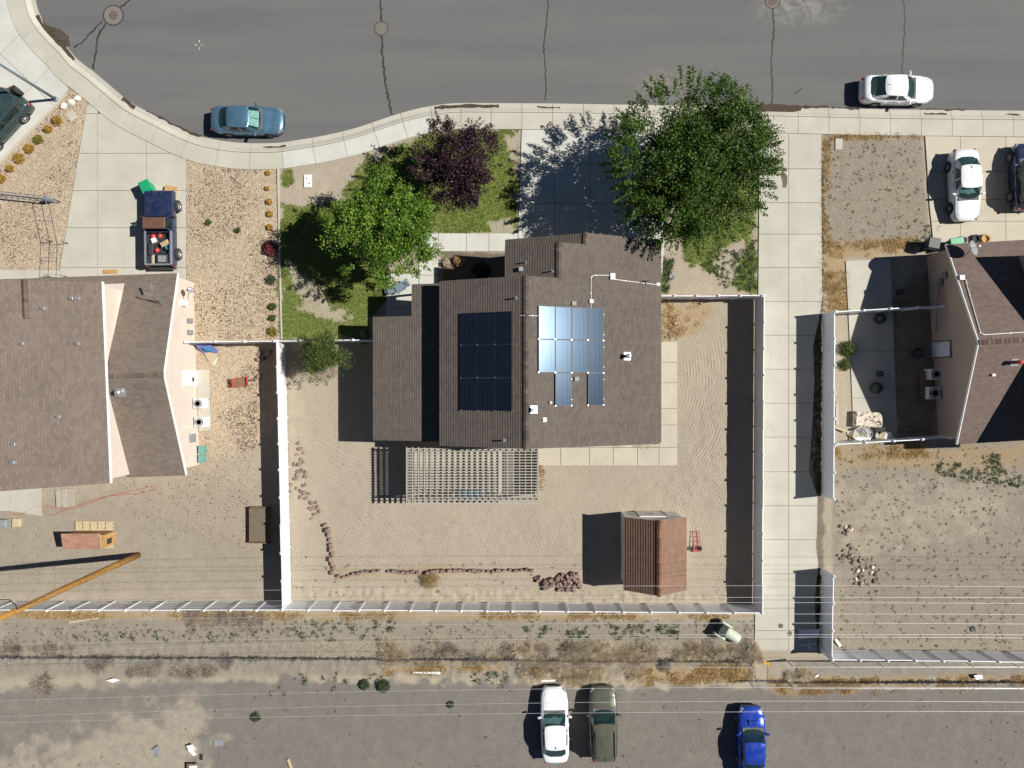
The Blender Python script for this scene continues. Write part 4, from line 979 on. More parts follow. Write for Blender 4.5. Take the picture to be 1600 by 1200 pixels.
def car(name, label, cat, x, y, heading, pm, z=0.0, L=4.75, W=1.82, HT=1.46, hood=.92, deck=1.04, belt=.98, wsb=.95, wst=.25, rwt=-1.05, rwb=-1.75, rw=.60, wheelr=.33, wb=2.72, boxy=0.0,
        rails=False, shade=False, scoop=False, fin=True, glass='glass', rim='galv', nose=.66, tailz=.78, spare=False, group=None, wbx=0.0):
    t = thing(name, label, cat, (x, y, z), heading, group)
    hl = L / 2; fxw = wb / 2 + .05 + wbx; rxw = -wb / 2 + .05 + wbx
    st = sorted(set([-hl, -hl * .985, -hl * .95, -hl * .9, -hl * .8, hl * .8, hl * .88, hl * .94, hl * .98, hl] + [c + k * wheelr * 1.14 for c in (fxw, rxw) for k in (-1.0, -.99, -.92, -.75, -.5, -.2, .2, .5, .75, .92, .99, 1.0)] + [wsb, rwb] + list(np.linspace(rxw + .6, fxw - .6, 5))))
    def halfw(s):
        s = abs(s) if s < 0 else s; e = (1 - boxy)
        return W / 2 * (1 - e * (.045 * s ** 2 + .12 * s ** 6 + .17 * s ** 16) - .05 * s ** 14)
    def interp(v, pts):
        for (a, za), (b, zb_) in zip(pts, pts[1:]):
            if v <= b: u = max(0, (v - a) / (b - a)); u = u * u * (3 - 2 * u); return za + (zb_ - za) * u
        return pts[-1][1]
    top = lambda v: interp(v, [(-hl, tailz), (-hl * .93, deck - .05), (rwb, deck), (rwb + .4, belt), (wsb - .3, belt), (wsb + .1, hood + .02), (hl * .78, hood - .10), (hl * .93, nose + .10), (hl, nose)])
    rows = []
    for v in st:
        w_ = halfw(v / hl); zt_ = top(v); zb_ = .20 if abs(v) < hl * .97 else .30; inr = False
        for c in (fxw, rxw):
            d = abs(v - c) / (wheelr * 1.14)
            if d < 1: zb_ = max(zb_, wheelr + math.sqrt(1 - d * d) * wheelr * 1.14)
        zm = max(zb_ + .05, min(.55, zt_ - .2)); zs = zt_ - .07
        sec = [(w_ * .93, zb_), (w_ * .985, zb_ + .03), (w_, max(zm, zb_ + .035)), (w_ * .985, max(zs - .10, zb_ + .04)), (w_ * .95, max(zs, zb_ + .045)), (w_ * .82, max(zt_ - .012, zb_ + .05)), (w_ * .45, zt_ + .012), (0, zt_ + .02)]
        rows.append([(v, a, b) for a, b in sec] + [(v, -a, b) for a, b in sec[-2::-1]])
    n = len(rows[0]); mb = MB(); fs = []
    for i in range(len(rows) - 1):
        for k in range(n - 1): fs.append((i * n + k, (i + 1) * n + k, (i + 1) * n + k + 1, i * n + k + 1))
    fs.append(tuple(range(n))); q = (len(rows) - 1) * n; fs.append(tuple(range(q + n - 1, q - 1, -1)))
    mb.add([p for r_ in rows for p in r_], fs); body = mb.build('body', pm, t, world=False, smooth=True)
    MB().box((0, 0, .33), (L * .9, W * .8, .2)).build('underbody', M['black_plastic'], t, world=False)
    # greenhouse ring
    hb = W / 2 * .90; ht = W / 2 * rw / .5 * .5
    ht = W * rw / 1.6
    B = [(wsb + .12, 0), (wsb + .08, hb * .5), (wsb - .12, hb * .88), (wsb - .42, hb), (-.18, hb * 1.0), (-.30, hb * 1.0), (rwb + .62, hb * .97), (rwb + .10, hb * .80), (rwb - .04, hb * .45), (rwb - .06, 0)]
    T = [(wst + .06, 0), (wst + .04, ht * .55), (wst - .02, ht * .94), (wst - .25, ht), (-.25, ht), (-.33, ht), (rwt + .25, ht * .97), (rwt + .03, ht * .90), (rwt - .03, ht * .5), (rwt - .05, 0)]
    typ = ['ws', 'ws', 'p', 'sf', 'p', 'sr', 'p', 'rw', 'rw']
    lv = [0, .07, .5, .93, 1.0]
    def pt(i, v, sgn):
        b, c = B[i], T[i]; zb_ = top(b[0]) - .02; k = math.sin(v * math.pi) * .035
        return Vector((b[0] + (c[0] - b[0]) * v + (k if i < 3 else (-k if i > 6 else 0)), sgn * (b[1] + (c[1] - b[1]) * v + (k if 2 < i < 7 else 0)), zb_ + (HT - .05 - zb_) * (v ** .92)))
    shell = MB(); pan = {}
    for sgn in (1, -1):
        for i in range(9):
            for j in range(4):
                P4 = [pt(i, lv[j], sgn), pt(i + 1, lv[j], sgn), pt(i + 1, lv[j + 1], sgn), pt(i, lv[j + 1], sgn)]
                if sgn > 0: P4 = P4[::-1]
                if typ[i] == 'p' or j in (0, 3): shell.add(P4, [(0, 1, 2, 3)])
                else: pan.setdefault((typ[i], sgn if typ[i] in ('sf', 'sr') else 0), MB()).add(P4, [(0, 1, 2, 3)])
    cab = shell.build('pillar_frame', pm, t, world=False)
    for (ty, sg), m_ in pan.items(): m_.build({'ws': 'windscreen', 'rw': 'rear_window', 'sf': 'side_window', 'sr': 'side_window'}[ty], M['glass_clear' if ty == 'ws' else glass], t, world=False, smooth=True)
    ring = [Vector((*T[i], HT - .05)) for i in range(10)]; R2 = [Vector((p.x * .86 + (wst + rwt) / 2 * .14, p.y * .80, HT - .008)) for p in ring]
    full = [Vector((p.x, p.y, p.z)) for p in ring] + [Vector((p.x, -p.y, p.z)) for p in ring[-2:0:-1]]; f2 = [Vector((p.x, p.y, p.z)) for p in R2] + [Vector((p.x, -p.y, p.z)) for p in R2[-2:0:-1]]
    nn = len(full); rf = MB().add(full + f2 + [Vector(((wst + rwt) / 2, 0, HT + .004))], [(i, (i + 1) % nn, nn + (i + 1) % nn, nn + i) for i in range(nn)] + [(nn + i, nn + (i + 1) % nn, 2 * nn) for i in range(nn)])
    roof = rf.build('roof', pm, t, world=False, smooth=True)
    if roof.data.polygons[-1].normal.z < 0: roof.data.flip_normals()
    # cabin
    MB().box(((wsb + rwb) / 2, 0, .62), (wsb - rwb - .3, W * .8, .5)).build('cabin_floor', M['black_plastic'], t, world=False)
    MB().bbox((wsb - .12, 0, belt - .04), (.5, W * .76, .1)).build('dashboard', M['seat'], t, world=False)
    for sg in (-1, 1):
        s_ = MB().bbox((-.15, sg * W * .21, .85), (.5, .48, .2)); s_.bbox((-.42, sg * W * .21, 1.0), (.16, .46, .62)); s_.build('seat', M['seat'], t, world=False)
    MB().bbox((rwt + .05, 0, .92), (.3, W * .66, .5)).build('rear_seat', M['seat'], t, world=False)
    if shade:
        a, b = pt(1, .1, 1), pt(1, .9, 1); s_ = MB()
        for (y0_, y1_) in ((-.55, -.02), (.02, .5)): s_.add([(a.x - .1, y0_, a.z), (a.x - .1, y1_, a.z + .02), (b.x - .1, y1_ * .9, b.z - .04), (b.x - .1, y0_ * .9, b.z - .05)], [(0, 1, 2, 3)])
        s_.build('sunshade', M['sunshade'], t, world=False)
    for sg in (-1, 1):
        for c in (fxw, rxw): tyre_wheel(t, c, sg * (W / 2 - .11), wheelr, .22, sg, rim)
        MB().bbox((wsb - .30, sg * (W / 2 + .07), belt + .04), (.13, .24, .15), sg * .25, .04).build('mirror', pm, t, world=False)
        hx = hl * .90; hw = halfw(.90)
        MB().bbox((hx + .03, sg * hw * .84, top(hx) - .085), (.34, .20, .12), -sg * .45, .04).build('headlight', M['lamp_clear'], t, world=False)
        hx = -hl * .955; hw = halfw(.955)
        MB().bbox((hx - .01, sg * hw * .86, top(hx) - .16), (.14, .26, .16), sg * .6, .03).build('taillight', M['lamp_red'], t, world=False)
        for xx in (.05, -.85): MB().box((xx, sg * (halfw(xx / hl) + .002), belt - .14), (.2, .03, .03)).build('door_handle', pm, t, world=False)
        if rails: MB().path([(wst - .35, sg * ht * .86, HT - .02), (wst - .5, sg * ht * .86, HT + .04), (rwt + .3, sg * ht * .86, HT + .04), (rwt + .15, sg * ht * .86, HT - .02)], .028, 6).build('roof_rail', M['black_plastic'], t, world=False)
    MB().box((hl * .985, 0, .45), (.12, W * .5, .16)).build('grille', M['black_plastic'], t, world=False)
    # shut lines of bonnet
    bl = MB()
    for sg in (-1, 1):
        q = [Vector((v, sg * halfw(v / hl) * (.80 - .12 * max(0, (v - wsb) / hl)), top(v) + .006)) for v in np.linspace(wsb + .15, hl * .88, 6)]
        bl.path(q, .006, 4)
    if rwb - .35 > -hl * .9:
        v = rwb - .30; bl.path([Vector((v - .12 * (1 - abs(k)), k * halfw(v / hl) * .72, top(v - .12 * (1 - abs(k))) + .012)) for k in (-1, -.6, -.2, .2, .6, 1)], .006, 4)
    for sg in (-1, 1):
        for v in (wsb - .35, -.24, rwb + .55): bl.path([Vector((v, sg * (halfw(v / hl) * f_ + .004), z_)) for f_, z_ in ((.985, .28), (1.0, .5), (.985, belt - .17), (.95, belt - .07))], .005, 4)
    bl.build('bonnet_gap', M['black_plastic'], body, world=False)
    wp = MB(); 
    for yy in (-.1, -.62): wp.path([(wsb + .13, yy, top(wsb) + .02), (wsb + .02, yy + .5, top(wsb) + .05)], .008, 4)
    wp.build('wiper', M['black_plastic'], t, world=False)
    if fin: MB().add([(rwt + .22, -.02, HT - .01), (rwt + .22, .02, HT - .01), (rwt + .02, .02, HT - .02), (rwt + .02, -.02, HT - .02), (rwt + .03, 0, HT + .06)], [(0, 1, 4), (1, 2, 4), (2, 3, 4), (3, 0, 4), (3, 2, 1, 0)]).build('antenna_fin', M['black_plastic'], roof, world=False)
    if scoop: MB().bbox((wsb + .42, 0, hood + .03), (.34, .55, .10), 0, .04).build('bonnet_scoop', pm, t, world=False)
    if spare:
        R = Matrix.Rotation(-math.pi / 2, 3, 'Y'); MB().lathe((-hl - .12, -.3, .95), [(.2, -.12), (.36, -.12), (.38, -.06), (.38, .06), (.36, .12), (.2, .12)], 18, R).build('spare_wheel', M['black_rubber'], t, world=False)
    return t
R_ = math.radians
car('parked_sedan', 'blue grey sedan with silver sunshade parked at the curved kerb', 'car', -17.42, 17.35, R_(-1.0), M['paint_bluegrey'], RZ, L=4.72, shade=True)
car('parked_sedan', 'white sedan parked on the street along the straight kerb', 'car', 25.36, 19.38, R_(-.8), M['paint_white'], RZ, L=4.75, rwt=-1.0, rwb=-1.95)
car('parked_sedan', 'white sedan on the warm concrete driveway beside the dry front yard', 'car', 29.72, 13.05, R_(-87.5), M['paint_white'], .045, L=4.66, W=1.80)
car('parked_suv', 'dark navy car on the warm concrete driveway next to a white sedan', 'car', 33.75, 13.6, R_(91), M['paint_navy'], .045, L=4.35, W=1.85, HT=1.66, hood=1.02, deck=1.08, belt=1.05, rwt=-1.55, rwb=-1.95, wheelr=.36, wb=2.6)
car('parked_sedan', 'white sedan parked on the gravel lot beside the olive car', 'car', 2.80, -22.38, R_(91.5), M['paint_white'], .0, L=4.92, W=1.84, wst=.15, rwt=-1.25, rwb=-1.9)
car('parked_suv', 'olive grey station wagon with roof rails on the gravel lot', 'car', 5.98, -22.32, R_(91.2), M['paint_olive'], .0, L=4.88, W=1.88, HT=1.64, hood=1.0, deck=1.08, belt=1.04, rwt=-1.95, rwb=-2.22, wb=2.8, wheelr=.35, rails=True, wst=.3, wsb=1.05)
car('parked_hatchback', 'bright blue car with bonnet scoop on the gravel lot', 'car', 15.72, -23.5, R_(90.5), M['paint_blue'], .0, L=4.6, W=1.80, scoop=True, wst=.2)
car('parked_suv', 'dark green boxy car with spare wheel on the pale driveway', 'car', -33.65, 17.2, R_(227), M['paint_green'], .045, L=4.5, W=1.86, HT=1.74, hood=1.12, deck=1.15, belt=1.12, rwt=-1.95, rwb=-2.15, wheelr=.39, wb=2.6, boxy=.8, nose=.95, tailz=1.0, wst=.35, wsb=.85, rw=.66, spare=True, fin=False)
# ---- old pickup, heading +y (local +x)
def pickup():
    t = thing('pickup_truck', 'old dark blue pickup with rusty roof and a junk filled bed', 'truck', (-22.98, 10.1, .045), R_(90.5)); pm = M['paint_pickup']
    def bod(x0, x1, w_, z0, z1, tp=.06):
        mb = MB(); V = []
        for x in (x0, x1):
            for (a, b) in ((w_ * .96, z0), (w_, z0 + .15), (w_, z1 - tp * 1.6), (w_ - tp, z1), (0, z1 + .03), (-(w_ - tp), z1), (-w_, z1 - tp * 1.6), (-w_, z0 + .15), (-w_ * .96, z0)): V.append((x, a, b))
        fs = [(k, 9 + k, 10 + k, k + 1) for k in range(8)] + [(8, 17, 9, 0), tuple(range(9)), tuple(range(17, 8, -1))]
        return mb.add(V, fs)
    bod(.95, 2.45, .93, .55, 1.12).build('bonnet', pm, t, world=False); bod(-.15, .95, .93, .45, 1.14).build('cab_body', pm, t, world=False)
    MB().bbox((2.50, 0, .6), (.16, 1.75, .28)).build('front_bumper', M['chrome'], t, world=False)
    MB().box((2.462, 0, .86), (.05, 1.5, .3)).build('grille', M['dark_metal'], t, world=False)
    for s_ in (-1, 1): MB().bbox((2.47, s_ * .7, .9), (.06, .24, .2)).build('headlight', M['lamp_clear'], t, world=False)
    # cab
    b = [(.86, .84), (.70, .88), (.02, .88), (-.13, .84)]; tp = [(.52, .66), (.40, .70), (.02, .70), (-.06, .68)]; zb_, zt_ = 1.12, 1.76
    ws = MB().add([(b[0][0], -b[0][1], zb_), (b[0][0], b[0][1], zb_), (tp[0][0], tp[0][1], zt_ - .03), (tp[0][0], -tp[0][1], zt_ - .03)], [(0, 1, 2, 3)]).build('windscreen', M['glass_clear'], t, world=False)
    MB().add([(b[3][0], b[3][1], zb_), (b[3][0], -b[3][1], zb_), (tp[3][0], -tp[3][1], zt_ - .03), (tp[3][0], tp[3][1], zt_ - .03)], [(0, 1, 2, 3)]).build('rear_window', M['glass'], t, world=False)
    for s_ in (-1, 1):
        MB().add([(b[1][0], s_ * b[1][1], zb_), (b[2][0], s_ * b[2][1], zb_), (tp[2][0], s_ * tp[2][1], zt_ - .03), (tp[1][0], s_ * tp[1][1], zt_ - .03)], [(0, 1, 2, 3)]).build('side_window', M['glass'], t, world=False)
        MB().bar((b[0][0], s_ * b[0][1], zb_), (tp[0][0], s_ * tp[0][1], zt_), .07, .07).build('pillar', pm, t, world=False); p_ = MB(); p_.bar((b[3][0], s_ * b[3][1], zb_), (tp[3][0], s_ * tp[3][1], zt_), .09, .09); p_.build('pillar', pm, t, world=False)
        MB().bbox((.72, s_ * 1.06, 1.18), (.10, .22, .20), s_ * .2, .03).build('mirror', M['black_plastic'], t, world=False)
    MB().bbox((.23, 0, 1.76), (.72, 1.46, .09), 0, .05).build('roof', M['rust_roof'], t, world=False)
    MB().bbox((.2, 0, .8), (.9, 1.5, .5)).build('bench_seat', M['seat'], t, world=False)
    # bed
    MB().box((-1.25, 0, .72), (2.1, 1.75, .10)).build('bed_floor', M['black_plastic'], t, world=False)
    for s_ in (-1, 1):
        o = bod(-2.32, -.17, .045, .5, 1.16, .01)
        for i, v in enumerate(o.v): o.v[i] = (v[0], v[1] + s_ * .88, v[2])
        sd_ = o.build('bed_side', pm, t, world=False)
        MB().box((-1.25, s_ * .83, 1.20), (2.16, .11, .07)).build('bed_rail', M['galv'], sd_, world=False)
    MB().bbox((-2.35, 0, .84), (.08, 1.76, .62), 0, .02).build('tailgate', pm, t, world=False); MB().box((-2.33, 0, 1.18), (.10, 1.70, .06)).build('tailgate_rail', M['galv'], t, world=False)
    MB().box((-.22, 0, .95), (.05, 1.7, .5)).build('bulkhead', pm, t, world=False)
    MB().bbox((-2.48, 0, .52), (.18, 1.7, .18)).build('rear_bumper', M['dark_metal'], t, world=False)
    for s_ in (-1, 1): MB().box((-2.42, s_ * .85, .85), (.05, .12, .28)).build('taillight', M['lamp_red'], t, world=False)
    for x in (1.62, -1.55):
        for s_ in (-1, 1): tyre_wheel(t, x, s_ * .90, .39, .30, s_)
    MB().box((0, 0, .45), (4.2, 1.2, .25)).build('chassis', M['black_plastic'], t, world=False); return t
tk = pickup()
TM = Matrix.Translation((-22.98, 10.1, .045)) @ Matrix.Rotation(R_(90.5), 4, 'Z')
def inbed(name, label, cat, lx, ly, lz, mk, m_, rz=0):
    q = TM @ Vector((lx, ly, lz)); o = thing(name, label, cat, q, R_(90.5) + rz); return mk(o)
def helmet(o, m_, r=.17):
    MB().lathe((0, 0, 0), [(r, 0), (r * 1.02, r * .4), (r * .85, r * .8), (r * .5, r * 1.1), (.02, r * 1.2)], 12).build('can', M[m_], o, world=False, smooth=True); MB().tube((0, 0, r * 1.1), (r * .5, 0, r * 1.3), .03).build('spout', M['black_plastic'], o, world=False)
zb0 = .77
for (n_, l_, x, y, m_) in (('fuel_can', 'red fuel can in the pickup bed behind the cab', -.45, .50, 'red_paint'), ('fuel_can', 'red fuel can in the middle of the pickup bed', -1.35, .25, 'red_paint'),
                           ('fuel_can', 'pinkish red can in the pickup bed under the tan board', -.75, -.52, 'red_dust'), ('fuel_can', 'small red can against the pickup bulkhead', -.42, .05, 'red_dust')):
    inbed(n_, l_, 'can', x, y, zb0, lambda o, m_=m_: helmet(o, m_), m_)
def boxed(d, m_, nm='box_body', lid=None):
    def f(o):
        MB().bbox((0, 0, d[2] / 2), d, 0, .02).build(nm, M[m_], o, world=False)
        if lid: MB().box((0, 0, d[2] + .012), (d[0] * .7, d[1] * .7, .02)).build('lid', M[lid], o, world=False)
    return f
inbed('tool_box', 'black tool box with grey lid at the pickup tailgate', 'box', -1.95, -.2, zb0, boxed((.6, .75, .30), 'black_plastic', 'box_body', 'grey_plastic'), None)
inbed('board', 'tan board lying across the pickup bed', 'board', -.95, -.38, zb0 + .30, boxed((.30, .55, .05), 'wood_pale', 'plank', 'cardboard'), None, .5)
inbed('board', 'short pale plank beside the tool box in the pickup bed', 'board', -1.95, .5, zb0, boxed((.6, .18, .12), 'wood_pale', 'plank', 'wood_grey'), None)
inbed('rag', 'white crumpled rag in the pickup bed', 'rag', -.72, .42, zb0, boxed((.3, .3, .2), 'white_paint', 'cloth', 'white_vinyl'), None, .4)
inbed('bucket', 'blue bucket on the sunny side of the pickup bed', 'bucket', -1.2, -.55, zb0, lambda o: MB().lathe((0, 0, 0), [(.12, 0), (.16, .3), (.13, .3), (.10, .05)], 14).build('pail', M['teal_cloth'], o, world=False), None)
inbed('pipe_bundle', 'grey pipes lying along the pickup bed side', 'pipes', -1.8, -.62, zb0, lambda o: [MB().tube((-.35, k * .05, .04), (.35, k * .05, .05), .03).build('pipe', M['galv'], o, world=False) for k in range(3)], None)
inbed('debris', 'dark bags piled in the pickup bed', 'bag', -1.3, .62, zb0, boxed((.8, .3, .18), 'black_plastic', 'bag', 'dark_metal'), None)
def bin_(label, px, py, rz, m_='green_plastic', z=.045):
    q = P(px, py); t = thing('wheelie_bin', label, 'bin', (q.x, q.y, z), rz)
    MB().add([(a * .24, b * .27, 0) for a, b in ((-1, -1), (1, -1), (1, 1), (-1, 1))] + [(a * .31, b * .36, .98) for a, b in ((-1, -1), (1, -1), (1, 1), (-1, 1))], [(3, 2, 1, 0), (4, 5, 6, 7), (0, 1, 5, 4), (1, 2, 6, 5), (2, 3, 7, 6), (3, 0, 4, 7)]).build('bin_body', M[m_], t, world=False)
    MB().bbox((.02, 0, 1.03), (.70, .78, .10), 0, .04).build('lid', M[m_], t, world=False)
    MB().tube((-.38, -.3, .95), (-.38, .3, .95), .025).build('handle', M['black_plastic'], t, world=False)
    for s_ in (-1, 1): MB().lathe((-.26, s_ * .3, .12), [(.12, -.03), (.12, .03)], 12, Matrix.Rotation(math.pi / 2, 3, 'X')).build('wheel', M['black_rubber'], t, world=False)
bin_('green wheelie bin standing in front of the old blue pickup', 239, 298, R_(25)); bin_('green wheelie bin at the corner of the mauve brown house', 1479, 385, R_(100), 'green_plastic'); bin_('black wheelie bin in the shade beside the green one at the mauve house', 1446, 385, R_(80), 'black_plastic', .0)
q = P(271, 298); t = thing('cardboard_box', 'open cardboard box on the driveway in front of the pickup', 'box', (q.x, q.y, .045), -.2)
MB().bbox((0, 0, .14), (.55, .45, .28), 0, .01).build('box_body', M['cardboard'], t, world=False)
for s_ in (-1, 1): MB().box((s_ * .33, 0, .3), (.18, .44, .012)).build('flap', M['cardboard'], t, world=False)
# ================================================================ vegetation
def quads_mesh(name, C, Aa, Bb, tint, m_):
    n = len(C); V = np.empty((n, 4, 3)); V[:, 0] = C - Aa; V[:, 1] = C + Bb; V[:, 2] = C + Aa; V[:, 3] = C - Bb
    me = bpy.data.meshes.new(name); me.vertices.add(n * 4); me.vertices.foreach_set('co', V.ravel())
    me.loops.add(n * 4); me.loops.foreach_set('vertex_index', np.arange(n * 4, dtype=np.int32))
    me.polygons.add(n); me.polygons.foreach_set('loop_start', np.arange(0, n * 4, 4, dtype=np.int32)); me.update(calc_edges=True)
    at = me.attributes.new('tint', 'FLOAT', 'FACE'); at.data.foreach_set('value', np.clip(tint, 0, 1).astype(np.float32))
    me.materials.append(m_); return me
def unit(a): return a / (np.linalg.norm(a, axis=1, keepdims=True) + 1e-9)
def leaves(C, size, tint, m_, name, rs, up=.8, asp=.55, var=.35):
    n = len(C); nrm = unit(rs.randn(n, 3) + np.array([0, 0, up])); a = unit(np.cross(nrm, rs.randn(n, 3))); b = np.cross(nrm, a)
    s_ = size * (1 + var * rs.uniform(-1, 1, (n, 1)))
    return quads_mesh(name, C, a * s_, b * s_ * asp, tint, m_)
def tree(label, bx, by, cx, cy, cz, rx, ry, rz, m_, n_clump, per, leaf, seed, trunk=.16, clump=.42, spikes=0, spike_len=.9, name='tree', limbs=11, lobes=18, lobe_r=1.0, group=None):
    rs = np.random.RandomState(seed); t = thing(name, label, 'tree', (bx, by, 0), 0, group)
    c0 = np.array([cx - bx, cy - by, cz])
    K = lobes; ld = unit(rs.randn(K, 3)); ld[:, 2] = ld[:, 2] * .55 + .12
    lc = ld * rs.uniform(.42, .78, (K, 1)); lr_ = rs.uniform(.26, .48, K) * lobe_r; lc[0] = (0, 0, .3); lr_[0] = .55
    wgt = lr_ ** 2; li = rs.choice(K, n_clump, p=wgt / wgt.sum())
    d = unit(rs.randn(n_clump, 3)); d[:, 2] = np.where(rs.rand(n_clump) < .7, np.abs(d[:, 2]), d[:, 2])
    CC = c0 + (lc[li] + d * (lr_[li] * (.55 + .45 * rs.rand(n_clump) ** .5))[:, None]) * np.array([rx, ry, rz])
    ltint = rs.uniform(-.18, .18, K)
    cs = clump * rs.uniform(.6, 1.35, n_clump)
    idx = rs.randint(0, n_clump, n_clump * per)
    g = rs.randn(len(idx), 3) * np.array([1, 1, .72])
    g = g / (1 + .25 * np.linalg.norm(g, axis=1, keepdims=True)); L = CC[idx] + g * cs[idx][:, None]
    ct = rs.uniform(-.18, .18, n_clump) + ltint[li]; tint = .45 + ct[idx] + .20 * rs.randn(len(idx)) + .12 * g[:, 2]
    if spikes:
        SP = []; T2 = []
        for k in range(spikes):
            a = rs.uniform(0, 2 * math.pi); dd = np.array([math.cos(a), math.sin(a), rs.uniform(-.15, .75)]); dd /= np.linalg.norm(dd)
            p0 = c0 + dd * np.array([rx, ry, rz]) * .86; ln = spike_len * rs.uniform(.5, 1.2); m = int(70 * ln)
            u = rs.rand(m); SP.append(p0 + dd * (u * ln)[:, None] + rs.randn(m, 3) * .11 * (1.15 - u * .75)[:, None]); T2.append(.5 + .2 * rs.randn(m))
        L = np.concatenate([L] + SP); tint = np.concatenate([tint] + T2)
    link('crown', leaves(L, leaf, tint, m_, 'crown', rs), t)
    tr = MB(); tp = Vector(c0) * Vector((.35, .35, 0)) if False else Vector((c0[0] * .35, c0[1] * .35, cz - rz * .45))
    tr.path([(0, 0, -.15), (0.02, 0, .1), tuple(tp * .5), tuple(tp)], [trunk * 1.5, trunk * 1.15, trunk, trunk * .8], 10); tr.build('trunk', M['bark'], t, world=False, smooth=True)
    for k in range(limbs):
        a = 2 * math.pi * k / limbs + rs.uniform(-.3, .3); e = rs.uniform(.05, 1.0)
        dd = np.array([math.cos(a) * math.sqrt(max(.05, 1 - e * e * .8)), math.sin(a) * math.sqrt(max(.05, 1 - e * e * .8)), e]); end = c0 + dd * np.array([rx, ry, rz]) * .86
        mid = (np.array(tp) + end) / 2 + np.array([0, 0, .25]); MB().path([tuple(tp * .92), tuple(mid), tuple(end)], [trunk * .5, trunk * .28, trunk * .08], 6).build('limb', M['bark'], t, world=False)
    return t
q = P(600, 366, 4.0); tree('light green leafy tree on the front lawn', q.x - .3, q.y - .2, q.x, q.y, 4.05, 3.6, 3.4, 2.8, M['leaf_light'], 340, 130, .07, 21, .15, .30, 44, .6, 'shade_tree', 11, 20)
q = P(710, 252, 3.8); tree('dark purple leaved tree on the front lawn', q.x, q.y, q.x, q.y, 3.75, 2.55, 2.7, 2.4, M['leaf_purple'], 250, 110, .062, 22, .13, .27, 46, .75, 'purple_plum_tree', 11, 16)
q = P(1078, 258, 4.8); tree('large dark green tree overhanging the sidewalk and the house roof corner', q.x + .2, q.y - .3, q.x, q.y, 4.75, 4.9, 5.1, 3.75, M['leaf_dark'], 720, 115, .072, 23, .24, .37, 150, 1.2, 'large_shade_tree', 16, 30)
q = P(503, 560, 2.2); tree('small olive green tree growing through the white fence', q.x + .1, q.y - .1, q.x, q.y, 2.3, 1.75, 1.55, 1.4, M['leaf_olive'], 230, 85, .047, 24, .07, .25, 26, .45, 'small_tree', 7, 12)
def shrub(label, px, py, r, h, m_, n, leaf, seed, name='shrub', cat='shrub', group=None, up=.6, asp=.4):
    rs = np.random.RandomState(seed); q = P(px, py, h * .5); q.z = zground(q.x, q.y); t = thing(name, label, cat, q, 0, group)
    d = unit(rs.randn(n, 3)); d[:, 2] = np.abs(d[:, 2]); k = rs.rand(n, 1) ** .45; lob = .8 + .4 * vnoise(d[:, 0:1] * 4 + seed, d[:, 1:2] * 4, 1.0, seed)
    L = d * k * lob * np.array([r, r, h]) + np.array([0, 0, .02])
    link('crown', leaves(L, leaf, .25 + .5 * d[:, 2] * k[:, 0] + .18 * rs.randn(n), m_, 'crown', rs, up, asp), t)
    tr = MB()
    for k_ in range(5):
        a = k_ * 1.256 + .3; tr = MB().path([(0, 0, -.05), (math.cos(a) * r * .3, math.sin(a) * r * .3, h * .4), (math.cos(a) * r * .6, math.sin(a) * r * .6, h * .75)], [.02, .014, .006], 5); tr.build('stem', M['bark'], t, world=False)
    return t
g1 = 'golden clumps along the gravel planter'
for i, (x, y, r) in enumerate(((88.5, 188, .36), (74, 201, .29), (58.5, 217, .36), (44, 232, .38), (28, 247, .36), (14, 263, .28), (1, 279, .30))):
    shrub(('golden ornamental grass clump beside the square concrete lid', 'small golden ornamental grass clump, second from the white boulders', 'greenish golden ornamental grass clump in the gravel planter row', 'widest golden ornamental grass clump in the gravel planter row',
           'golden ornamental grass clump second after the greenish one', 'small golden ornamental grass clump near the pipe frame end of the row', 'golden ornamental grass clump ending the row nearest the metal frame')[i], x, y, r * random.uniform(.85, 1.2), random.uniform(.28, .42), M['shrub_green'] if i == 2 else M['shrub_gold'], 900, .055, 60 + i, 'ornamental_grass', 'grass clump', g1, .2, .22)
bs = [(418, 270, .16, 'shrub_gold', 'tiny golden border plant nearest the sidewalk beside the lawn edging'), (417, 294, .16, 'shrub_gold', 'tiny golden border plant second from the sidewalk'), (420, 315, .22, 'shrub_gold', 'golden border plant third from the sidewalk'), (421, 334, .22, 'shrub_gold', 'golden border plant fourth from the sidewalk'), (421, 355, .22, 'shrub_gold', 'golden border plant beside the red leaved shrub'),
      (423, 437, .34, 'weed_green', 'round dark green border plant past the red leaved shrub'), (425, 479, .28, 'leaf_olive', 'olive green border plant between two others at the lawn edging'), (425, 497, .24, 'leaf_olive', 'small olive border plant at the lawn edging'), (425, 518, .34, 'shrub_green', 'yellow green border plant beside the white fence')]
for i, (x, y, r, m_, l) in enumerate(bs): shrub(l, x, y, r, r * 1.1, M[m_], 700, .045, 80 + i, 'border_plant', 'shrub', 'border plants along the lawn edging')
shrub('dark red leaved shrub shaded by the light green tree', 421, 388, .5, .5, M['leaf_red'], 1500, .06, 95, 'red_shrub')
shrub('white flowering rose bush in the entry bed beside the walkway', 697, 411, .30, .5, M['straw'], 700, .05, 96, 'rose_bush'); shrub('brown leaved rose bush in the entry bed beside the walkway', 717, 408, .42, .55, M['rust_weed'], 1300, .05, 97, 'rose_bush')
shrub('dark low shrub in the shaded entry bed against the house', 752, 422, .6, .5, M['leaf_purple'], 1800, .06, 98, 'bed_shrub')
shrub('round rusty tumbleweed bush behind the edging blocks', 672, 907, .64, .62, M['rust_weed'], 3600, .045, 99, 'tumbleweed_bush', up=.1, asp=.15)
